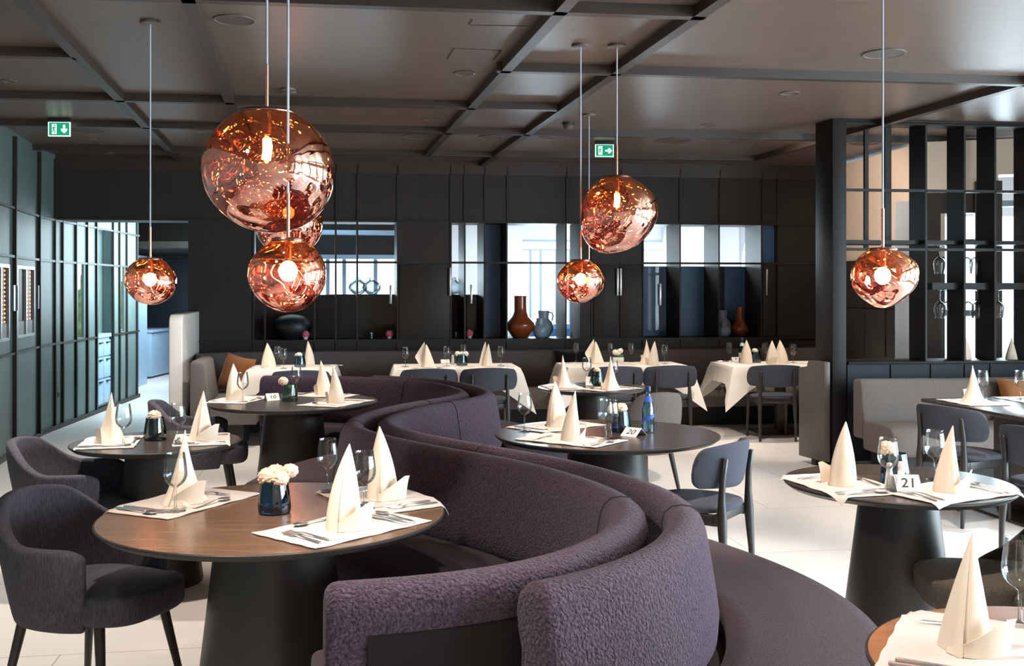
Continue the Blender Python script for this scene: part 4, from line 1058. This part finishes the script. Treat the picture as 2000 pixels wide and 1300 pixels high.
pot('round_vase', [(.06, 0), (.075, .005), (.12, .08), (.122, .13), (.10, .19), (.068, .225), (.066, .24), (.074, .32), (.07, .32), (.06, .23), (.001, .12)], 'bluegrey', 'large blue grey round vase beside the right brown vase', 1426, .28)
pot('round_vase', [(.05, 0), (.06, .005), (.085, .05), (.085, .085), (.06, .12), (.035, .135), (.034, .15), (.04, .19), (.036, .19), (.03, .14), (.001, .1)], 'bluegrey', 'small blue grey vase in front of the large blue grey vase', 1421, .12)
pot('tall_vase', [(.06, 0), (.075, .005), (.105, .07), (.11, .10), (.10, .13), (.065, .18), (.055, .22), (.052, .36), (.049, .36), (.05, .2), (.001, .1)], 'brown', 'smaller glazed brown vase on the shelf right of the blue grey vase', 1459, .22)
pot('round_vase', [(.10, 0), (.14, .012), (.20, .07), (.225, .14), (.20, .215), (.14, .262), (.06, .283), (.0005, .288)], 'ball', 'large black ribbed round vase under the hanging copper lamp', 571, .22, 72, .025, caps=(True, False))
GV = [(.035, 0), (.055, .004), (.10, .05), (.118, .085), (.10, .125), (.045, .165), (.028, .18), (.026, .20), (.034, .205)]
for px, lab, v in ((694, 'left clear round glass bottle on the ledge in the lattice niche', .62), (722, 'right clear round glass bottle on the ledge in the lattice niche', .62), (889, 'clear round glass bottle on the ledge of the narrow niche', .62)):
    single('round_bottle', lathe(GV, 32, caps=(False, False)).mesh(smooth=60), M['vclear'], lab, 'bottle', FB(U(px) - .14 * (px - 1000) / -2075 + .08, v, 1.5), 0, 'clear round bottles')
ob_ = MB().box(U(680) - .2, U(900), D + .02, .85, 1.46, 1.4985, FB); struct('trim_17', ob_.mesh(smooth=0), M['wall'])
for px, lab, v in ((762, 'pink blossom in a small white pot at the right end of the lattice niche', .1), (920.5, 'pink blossom in a small white pot in the narrow glass door niche', .14), (597, 'pink blossom in a small pot beside the black ribbed vase', .08)):
    t = root('flower_pot', lab, 'flower pot', shelf(px, v, Z0), 0, 'small pink flower pots')
    ob('pot', lathe([(.022, 0), (.03, .03), (.028, .03), (.02, .005)], 16, caps=(True, False)).mesh(smooth=50), M['ceramic'], t)
    ob('blossom', MB().ball((0, 0, .06), (.045, .04, .038), 22, 14, lambda d: 1 + .4 * noise.noise(d * 4 + Vector((px, 0, 0)))).mesh(smooth=25), M['pflower'], t)
for px, lab in ((729, 'small clear tumbler left of the pink blossom in the lattice niche'), (894, 'small clear tumbler left of the pink blossom in the narrow niche')):
    single('tumbler', lathe([(.024, 0), (.03, .075)], 16, caps=(True, False)).mesh(smooth=50), M['vclear'], lab, 'glass', shelf(px, .15, Z0 + .0008))
single('napkin', NAP[2], None, 'small white napkin standing on the shelf of the narrow bright niche', 'napkin', shelf(1124, .2, Z0 + .001), 0, 'standing cream napkins', .3)
# ------------------------------------------------------------------ black shelf screen on its low cabinet
SO = (2.80, 9.32); FX = Fr(SO, ACR, ALO); sx_ = FX.u
t = root('shelf_screen', 'tall black open shelf screen from cabinet to ceiling behind the grey sofa', 'shelf', (SO[0], SO[1], 0))
off_ = lambda b: (setattr(b, 'v', [(x - SO[0], y - SO[1], z) for x, y, z in b.v]), b)[1]
E = 4.0
ob('post', off_(MB().box(sx_(1624), sx_(1651), -.02, .30, 0.02, CZ, FX)).mesh(bevel=.004), M['steelblk'], t)
for px in (1811, 1886.5, 1946, 2020, 2090): ob('upright', off_(MB().box(sx_(px) - .018, sx_(px), 0, .26, .92, CZ - .02, FX)).mesh(smooth=0), M['steelblk'], t)
for px in (1693, 1735):
    p = FX(sx_(px), .24, 0); k = (px - 1000) / F; f2 = Fr((FX(0, .24, 0)[0], FX(0, .24, 0)[1]), ACR, ALO); uu = f2.u(px)
    ob('upright', off_(MB().box(uu - (.018 if px == 1693 else .03), uu + (.018 if px == 1693 else .03), 0, .03, 1.92, CZ - .02, f2)).mesh(smooth=0), M['steelblk'], t)
for z in (CZ - .03, 2.437, 1.915): ob('rail', off_(MB().box(sx_(1645), E, 0, .03 if z != 1.915 else .05, z - .012, z + .012, FX)).mesh(smooth=0), M['steelblk'], t)
ob('top_board', off_(MB().box(sx_(1645), E, 0, .27, CZ - .03, CZ - .004, FX)).mesh(smooth=0), M['steelblk'], t)
uE = Fr((FX(0, .2, 0)[0], FX(0, .2, 0)[1]), ACR, ALO)
ob('glass_rack', off_(MB().box(.1, uE.u(1986), -.12, .18, 1.965, 2.0, uE)).mesh(smooth=0), M['steelblk'], t)
ob('glass_rack', off_(MB().box(uE.u(1806), uE.u(1986), -.12, .18, 1.56, 1.62, uE)).mesh(smooth=0), M['steelblk'], t)
FC = FX
t = root('low_cabinet', 'low dark cabinet carrying the black shelf screen behind the grey sofa', 'cabinet', (SO[0], SO[1], 0))
cb = MB().box(sx_(1651) + .02, E, .0, .34, .05, .90, FC); ob('cabinet_body', off_(cb).mesh(smooth=0), M['slate'], t)
ob('cabinet_top', off_(MB().box(sx_(1651) + .02, E, -.02, .36, .90, .925, FC)).mesh(bevel=.003), M['steelblk'], t)
for px in (1740, 1818, 1884, 1934, 2010): ob('divider', off_(MB().box(sx_(px) - .006, sx_(px) + .006, -.012, .0, .06, .895, FC)).mesh(smooth=0), M['steelblk'], t)
# low end panel
PA, PB = (2.735, 9.30), at(1560, 893, .03)
t = root('end_panel', 'low dark panel with rounded corner standing beside the screen post', 'panel', (PA[0], PA[1], 0))
dl = math.hypot(PB[0] - PA[0], PB[1] - PA[1]); FE = Fr((0, 0), unit(PB[0] - PA[0], PB[1] - PA[1]), (1, 0))
pp_ = [(0, .05), (dl, .05), (dl, .85), (dl * .68, .87), (dl * .66, .90), (dl * .60, .925), (0, .925)]
ob('panel', MB().prism(pp_, 0, .05, lambda x, z, y: FE(x, y, z)).mesh(bevel=.004), M['endpanel'], t)
ob('foot', lathe([(.035, 0), (.035, .05)], 20).mesh(), M['ped'], t).location = FE(.18, .025, 0)
for px, zt, lab in ((1837, 1.965, 'wine glass hanging from the upper rack of the screen, first'), (1891, 1.965, 'wine glass hanging from the upper rack of the screen, second'), (1907, 1.965, 'wine glass hanging from the upper rack of the screen, third'),
                    (1838, 1.56, 'wine glass hanging from the lower rack of the screen, first'), (1849, 1.56, 'wine glass hanging from the lower rack of the screen, second'), (1893, 1.56, 'wine glass hanging from the lower rack of the screen, third'), (1912, 1.56, 'wine glass hanging from the lower rack of the screen, fourth'), (1952, 1.56, 'wine glass hanging from the lower rack of the screen, fifth')):
    q = uE(uE.u(px), .02, zt - .0005); o = single('wine_glass', GLASSF, None, lab.replace(', first', ' nearest the post').replace(', second', ' second from the post').replace(', third', ' third from the post').replace(', fourth', ' fourth from the post').replace(', fifth', ' farthest from the post'), 'glass', q, 0, 'hanging wine glasses', 1.25)
    o.rotation_euler = (PI, 0, 0)
q = FX(sx_(1992), .12, .9255); single('napkin', NAP[1], None, 'white napkin cone on the low cabinet behind the right glasses', 'napkin', q, 0, 'standing cream napkins', .75)
q = FX(sx_(1893) + .06, .16, .9255); single('napkin', NAP[3], None, 'white napkin cone on the low cabinet between the screen uprights', 'napkin', q, 0, 'standing cream napkins', .85)

# ------------------------------------------------------------------ copper blob pendants
def blob(seed, w, h, shift=0.0, lobe=0.0, lobeang=0.0, flat=.89, sag=0.0, tilt=0.0):
    """squashed bubble: shift drags the underside sideways, lobe swells one side, sag pulls the belly low"""
    v = []; f = []; nu, nv = 80, 52; off = Vector((seed * 7.3, seed * 3.1, seed * 1.7)); t0 = math.acos(flat)
    ld = Vector((cos(lobeang), 0, sin(lobeang)))
    for i in range(nv + 1):
        th = t0 + (PI - t0) * i / nv; fade = min(1, (th - t0) / .9); fade = fade * fade * (3 - 2 * fade)
        for j in range(nu):
            ph = 2 * PI * j / nu; d = Vector((sin(th) * cos(ph), sin(th) * sin(ph), cos(th)))
            k = 1 + fade * (lobe * max(0, d.dot(ld)) ** 2 + .05 * noise.noise(d * .8 + off) + .012 * noise.noise(d * 2.2 + off))
            x, y, z = d.x * k, d.y * k, d.z * k
            if z < 0: x += shift * z; k2 = 1 - sag * z * z; x *= k2; y *= k2
            v.append((x + tilt * z * fade, y, z))
    for i in range(nv):
        for j in range(nu):
            q = (j + 1) % nu; f.append((i * nu + j, (i + 1) * nu + j, (i + 1) * nu + q, i * nu + q))
    f.append(tuple(nv * nu + j for j in range(nu)))
    xs = [p[0] for p in v]; zs = [p[2] for p in v]
    cx, cz = (max(xs) + min(xs)) / 2, (max(zs) + min(zs)) / 2; sx, sz = w / (max(xs) - min(xs)), h / (max(zs) - min(zs))
    v = [((x - cx) * sx, y * sx, (z - cz) * sz) for x, y, z in v]
    top = v[:nu]; return MB().add(v, f).mesh(smooth=85), top
def lamp(px, py, w, h, Y, seed, lab, rodtop, shift=0, lobe=0, lobeang=0, flat=.89, sag=0, tilt=0, edison=False, canopy=True):
    s = Y / F; X = (px - 1000) * s; z = CH - (py - HY) * s
    W, H = w * s, h * s
    t = root('pendant_lamp', lab, 'lamp', (X, Y, z), 0, 'copper glass pendant lamps')
    me, top = blob(seed, W, H, shift, lobe, R(lobeang), flat, sag, tilt)
    ob('lamp_shade', me, M['lamp'], t, 'melted copper glass shade')
    tx = sum(p[0] for p in top) / len(top); ty = sum(p[1] for p in top) / len(top); tz = top[0][2]; tr = max(p[0] for p in top) - tx
    ob('shade_cap', lathe([(tr * 1.02, -.004), (tr * 1.03, .002), (tr * .98, .010), (.012, .014), (.0005, .014)], 40, (tx, ty, tz), caps=(True, False)).mesh(smooth=40), M['chromecap'], t)
    k = W / .28 if W < .35 else 1.25
    ob('socket', lathe([(.014 * k, -.062 * k), (.015 * k, 0)], 20, (tx, ty, tz - .004)).mesh(smooth=40), M['copper'], t)
    if edison:
        b = ob('bulb', lathe([(.014, -.0), (.018, -.012), (.032, -.05), (.036, -.075), (.03, -.10), (.014, -.118), (.0005, -.122)], 24, (tx, ty, tz - .004 - .062 * k), caps=(False, False)).mesh(smooth=60), M['bulbglass'], t)
        ob('filament', MB().tube([(tx, ty, tz - .02 - .062 * k), (tx + .004, ty, tz - .05 - .062 * k), (tx - .003, ty, tz - .10 - .062 * k)], .017, 10).mesh(), M['fil'], b)
    else:
        ob('bulb', MB().ball((tx, ty, tz - .02 - .062 * k - .028 * k), (.034 * k, .034 * k, .038 * k), 20, 14).mesh(), M['bulb'], t)
    rt = CH - (rodtop - HY) * s - z
    ob('rod', MB().tube([(tx, ty, tz + .012), (tx, ty, rt)], .0065, 12).mesh(), M['copper'], t)
    ob('cord', MB().tube([(tx, ty, rt), (tx, ty, CZ - z - .016)], .0045, 8).mesh(), M['cord'], t, 'grey fabric cord')
    if canopy: ob('canopy', lathe([(.05, 0), (.056, .003), (.056, .016), (.0005, .016)], 32, (tx, ty, CZ - z - .0165), caps=(True, False)).mesh(smooth=40), M['ring'], t)
    return t
lamp(524, 338, 256, 233, 4.07, 1, 'largest copper pendant lamp hanging over the left of the dining room', 125, -.04, .05, -15, .90, .0, edison=True)
lamp(561, 540, 151, 140, 3.87, 2, 'copper pendant lamp hanging just below and in front of the largest one', 378, -.05, .08, 190, .90, .05)
lamp(294.5, 551, 98, 88, 5.93, 3, 'leftmost small copper pendant lamp before the dark corridor', 443, -.04, .04, -20, .89, .06)
lamp(564, 440, 131, 118, 8.05, 4, 'copper pendant lamp mostly hidden behind the largest one', 330, 0)
lamp(1209.5, 421, 151, 148, 6.5, 5, 'lopsided copper pendant lamp on the right of the shelf niches', 286, .22, .16, 8, .92, .03, edison=True)
lamp(1133, 551, 90, 82, 6.5, 6, 'small copper pendant lamp below and left of the lopsided one', 450, .05, .06, 180, .90, .16)
lamp(1150, 553, 62, 58, 9.1, 7, 'copper pendant lamp peeking out behind the small middle one', 470, .05)
lamp(1727, 545, 127, 113, 4.54, 8, 'rightmost small copper pendant lamp in front of the black screen', 407, .0, .12, 20, .90, .24)
lamp(562, 545, 70, 64, 7.93, 9, 'small copper pendant lamp hidden behind the second large one', 480, 0)

# ------------------------------------------------------------------ ceiling fixtures
def onceil(px, py): q = at(px, py, CZ); return (q[0], q[1], CZ)
for i, (px, py, where) in enumerate(((17, 157, 'at the left picture edge'), (180, 272, 'right of the left exit sign'), (214, 298, 'near the top of the corridor wall'), (398, 256, 'between the two long left beams'), (907, 142, 'below the ceiling access panel'),
        (841, 233, 'beside the beam left of the blue lit ceiling bay'), (1068, 268, 'left of the right exit sign'), (1543, 181, 'right of the crossing beam over the screen'), (1384, 244, 'between the right exit sign and the screen'), (1605, 251, 'glowing, just left of the screen'), (1664, 251, 'glowing, above the screen frame'))):
    q = onceil(px, py); t = root('downlight', 'small round ceiling downlight ' + where, 'downlight', q, 0, 'round ceiling downlights')
    rr = .075 if i in (3, 4, 5, 6, 7, 8) else .05
    ob('ring', lathe([(rr, -.001), (rr, -.005), (rr * .86, -.008), (rr * .80, -.002), (rr * .5, .0)], 28, caps=(False, False)).mesh(smooth=40), M['ring'], t)
    ob('lens', lathe([(rr * .8, -.003), (.0005, -.003)], 24, caps=(False, False)).mesh(), M['spotlens' if i > 8 else 'grille'], t)
for px, py, rr, where in ((458, 38, .115, 'near the largest lamp'), (1727, 104, .135, 'near the cord of the rightmost lamp'), (163, 253, .20, 'beside the left exit sign'), (820, 266, .17, 'behind the largest lamp'), (958, 267, .12, 'in the middle bay'), (1315, 275, .19, 'right of the right exit sign'), (1452, 277, .14, 'left of the screen post'), (1690, 279, .16, 'above the screen')):
    q = onceil(px, py); t = root('ceiling_speaker', 'round flush ceiling speaker ' + where, 'speaker', q, 0, 'round ceiling speakers')
    ob('frame', lathe([(rr, -.001), (rr, -.006), (rr * .94, -.008), (rr * .9, -.003)], 40, caps=(False, False)).mesh(smooth=40), M['ring'], t)
    ob('grille', lathe([(rr * .93, -.004), (.0005, -.004)], 40, caps=(False, False)).mesh(), M['grille'], t)
q = onceil(1110, 239); t = root('smoke_detector', 'black smoke detector on the ceiling left of the right exit sign', 'smoke detector', q)
ob('base', lathe([(.055, 0), (.055, -.02), (.05, -.025)], 28).mesh(smooth=40), M['black'], t); ob('sensor', lathe([(.042, -.025), (.042, -.05), (.03, -.062), (.0005, -.064)], 28, caps=(False, False)).mesh(smooth=40), M['grille'], t)

def exitsign(px, ptop, Y, lab, down):
    z = CZ; X = (px - 1000) / F * Y; t = root('exit_sign', lab, 'exit sign', (X, Y, z), R(4), 'green exit signs')
    w, h = .19, .125; z1 = -.035; z0 = z1 - h
    ob('housing', MB().box(-w / 2, w / 2, -.02, .025, z1, -.001).mesh(bevel=.004), M['black'], t)
    ob('panel', MB().box(-w / 2, w / 2, -.004, .004, z0, z1).mesh(smooth=0), M['exitw'], t)
    ob('green_field', MB().box(-w / 2 + .008, w / 2 - .008, -.0052, -.004, z0 + .008, z1 - .004).mesh(smooth=0), M['exitg'], t)
    P = lambda pts, m, nm, y=-.0064: ob(nm, MB().prism(pts, 0, .0011, lambda x, zz, yy: (x, y + yy, zz)).mesh(smooth=0), M[m], t)
    cz = (z0 + z1) / 2
    P([(-.062, cz - .042), (-.022, cz - .042), (-.022, cz + .045), (-.062, cz + .045)], 'exitw', 'doorway')
    man = MB(); F3 = lambda x, zz, yy: (x, -.0078 + yy, zz)
    def limb(a, b, wd=.0042):
        l = math.hypot(b[0] - a[0], b[1] - a[1]); nx, nz = -(b[1] - a[1]) / l * wd, (b[0] - a[0]) / l * wd
        man.prism([(a[0] + nx, a[1] + nz), (b[0] + nx, b[1] + nz), (b[0] - nx, b[1] - nz), (a[0] - nx, a[1] - nz)], 0, .0012, F3)
    c = -.042
    man.prism([(c + .004 + .007 * cos(a * PI / 6), cz + .030 + .007 * sin(a * PI / 6)) for a in range(12)], 0, .0012, F3)
    limb((c + .002, cz + .020), (c - .006, cz - .004), .006); limb((c + .002, cz + .016), (c + .014, cz + .008)); limb((c + .002, cz + .017), (c - .013, cz + .014)); limb((c - .013, cz + .014), (c - .016, cz + .004))
    limb((c - .006, cz - .004), (c + .006, cz - .015)); limb((c + .006, cz - .015), (c + .004, cz - .034)); limb((c - .007, cz - .004), (c - .012, cz - .020)); limb((c - .012, cz - .020), (c - .019, cz - .024))
    ob('running_figure', man.mesh(smooth=0), M['exitg'], t)
    a = .042
    if down: pts = [(a - .009, cz + .038), (a + .009, cz + .038), (a + .009, cz + .0), (a + .026, cz + .006), (a + .026, cz - .012), (a, cz - .036), (a - .026, cz - .012), (a - .026, cz + .006), (a - .009, cz)]
    else: pts = [(a - .036, cz + .009), (a + .0, cz + .009), (a - .006, cz + .026), (a + .010, cz + .026), (a + .036, cz), (a + .010, cz - .026), (a - .006, cz - .026), (a, cz - .009), (a - .036, cz - .009)]
    P(list(reversed(pts)) if down else list(reversed(pts)), 'exitw', 'arrow')
exitsign(116, 228, 9.3, 'green exit sign with down arrow hanging at the upper left', True)
exitsign(1180.5, 272, 10.75, 'green exit sign with right arrow hanging above the lopsided lamp', False)
# hedge outside the bright slit windows
h = MB()
for k in range(7): h.ball((-7.9 - .75 * k, 23.6 + .3 * (k % 2), .5), (1.0, .8, .9 + .25 * (k % 3)), 18, 12, lambda d: 1 + .3 * noise.noise(d * 3 + Vector((k, 0, 0))))
tag(ob('hedge', h.mesh(), M['gapgrass']), 'green hedge leaves outside the bright slit windows of the left wall', 'hedge', kind='stuff')

# ------------------------------------------------------------------ light
W = bpy.data.worlds.new('sky'); SC.world = W; W.use_nodes = True
bg = W.node_tree.nodes['Background']; bg.inputs[0].default_value = (.80, .91, 1, 1); bg.inputs[1].default_value = 2.4
def light(kind, name, loc, energy, col, rot=(0, 0, 0), **k):
    l = bpy.data.lights.new(name, kind); l.energy = energy; l.color = col
    for a, b in k.items(): setattr(l, a, b)
    o = bpy.data.objects.new(name, l); COL.objects.link(o); o.location = loc; o.rotation_euler = rot; return o
def aim(o, tgt): o.rotation_euler = (Vector(tgt) - o.location).to_track_quat('-Z', 'Y').to_euler()
COOL = (.70, .88, 1.0); WARM = (1, .85, .70)
for k in range(1, 5):                        # daylight standing in the long window wall on the right
    p = FW(.5 + k * 2.3 + .9, .4, 1.5); o = light('AREA', 'window_daylight', p, 380, COOL, shape='RECTANGLE', size=1.8, size_y=2.4); aim(o, (p[0] - 4, p[1] - .48, 1.4))
p = FS(us(2010), .5, 1.5); o = light('AREA', 'bay_daylight', p, 220, COOL, shape='RECTANGLE', size=1.2, size_y=2.0); aim(o, (p[0] - 1.3, p[1] - 4, 1.2))
p = FK(UK(1130), 1.0, 1.7); o = light('AREA', 'far_daylight', p, 400, COOL, shape='RECTANGLE', size=3.2, size_y=1.4); aim(o, (p[0] + .3, p[1] - 4, 1.6))
p = FK(UK(640), 1.0, 1.75); o = light('AREA', 'far_daylight', p, 90, COOL, shape='RECTANGLE', size=3.0, size_y=.6); aim(o, (p[0] + .3, p[1] - 4, 1.7))
p = (-5.45, 18.0, 2.15); o = light('AREA', 'corridor_fill', p, 150, COOL, shape='RECTANGLE', size=1.2, size_y=2.0); aim(o, (-5.9, 19.0, 0))  # added area lamp lifting the dark corridor end and its door
for name, (x, y), e, ang in (('table_spot', (-.95, 3.2), 105, 62), ('table_spot', (-1.9, 5.3), 120, 60), ('table_spot', (-1.5, 7.3), 130, 60), ('table_spot', (.6, 5.6), 150, 62), ('table_spot', (.7, 8.5), 100, 60),
                       ('table_spot', (1.55, 4.0), 130, 60), ('table_spot', (1.0, 1.9), 50, 60), ('table_spot', (3.5, 7.2), 110, 62), ('table_spot', (-2.2, 10.7), 90, 62), ('table_spot', (-.6, 10.8), 110, 62), ('table_spot', (1.2, 11.0), 110, 62), ('table_spot', (2.9, 11.1), 110, 62),
                       ('room_spot', (-3.0, 6), 110, 100), ('room_spot', (-2.7, 9.2), 110, 100), ('room_spot', (2.9, 6.0), 110, 100), ('room_spot', (.0, 2.2), 90, 100), ('room_spot', (2.0, 9.5), 90, 90), ('room_spot', (-2.2, -2.2), 80, 120), ('room_spot', (2.2, -2.2), 80, 120)):  # last pair, behind the camera, added as unseen fill
    light('SPOT', name, (x, y, CZ - .08), e * 1.9, (1, .93, .86) if name == 'room_spot' else (1, .87, .74), spot_size=R(ang), spot_blend=.55, shadow_soft_size=.05)
p = FB(2.2, 2.4, 3.0); o = light('AREA', 'far_room_fill', p, 260, (.85, .93, 1), shape='RECTANGLE', size=4.0, size_y=2.0)  # unseen area lamps added to brighten the far room
p = FB(-2.6, 2.4, 3.0); o = light('AREA', 'far_room_fill', p, 60, COOL, shape='RECTANGLE', size=2.0, size_y=2.0)
p = (-4.38, 15.0, 1.75); o = light('AREA', 'corridor_daylight_fill', p, 330, (.72, .92, 1), shape='RECTANGLE', size=3.4, size_y=2.2); aim(o, (-6.4, 14.6, 1.4))  # added before the closed divider; stands in for side daylight on the corridor wall
o = light('SPOT', 'sofa_fill', (-1.6, 2.2, 2.98), 175, (1, .92, .84), spot_size=R(60), spot_blend=.8, shadow_soft_size=.12); aim(o, (.15, 4.3, .55))  # added spot brightening the sofa's inner face, no fixture above it
o = light('SPOT', 'wall_fill', (2.3, 10.2, 2.95), 150, WARM, spot_size=R(80), spot_blend=.8, shadow_soft_size=.1); aim(o, (3.9, 11.4, 2.2))  # added warm spot lifting the cream rear wall, without a fixture
# ------------------------------------------------------------------ camera
cam = bpy.data.cameras.new('camera'); co = bpy.data.objects.new('camera', cam); COL.objects.link(co)
co.location = (0, 0, CH); co.rotation_euler = (PI / 2, 0, 0)
cam.sensor_width = 36; cam.lens = F / 2000 * 36; cam.shift_y = (HY - 650) / 2000; cam.clip_start = .05; cam.clip_end = 200
SC.camera = co
vs = SC.view_settings; vs.view_transform = 'Standard'; vs.look = 'None'; vs.gamma = 1; vs.exposure = 0.0; vs.use_curve_mapping = False
cy = SC.cycles
cy.max_bounces = 8; cy.diffuse_bounces = 3; cy.glossy_bounces = 4; cy.transmission_bounces = 4; cy.transparent_max_bounces = 14
cy.sample_clamp_indirect = 6; cy.caustics_reflective = False; cy.caustics_refractive = False; cy.use_denoising = True
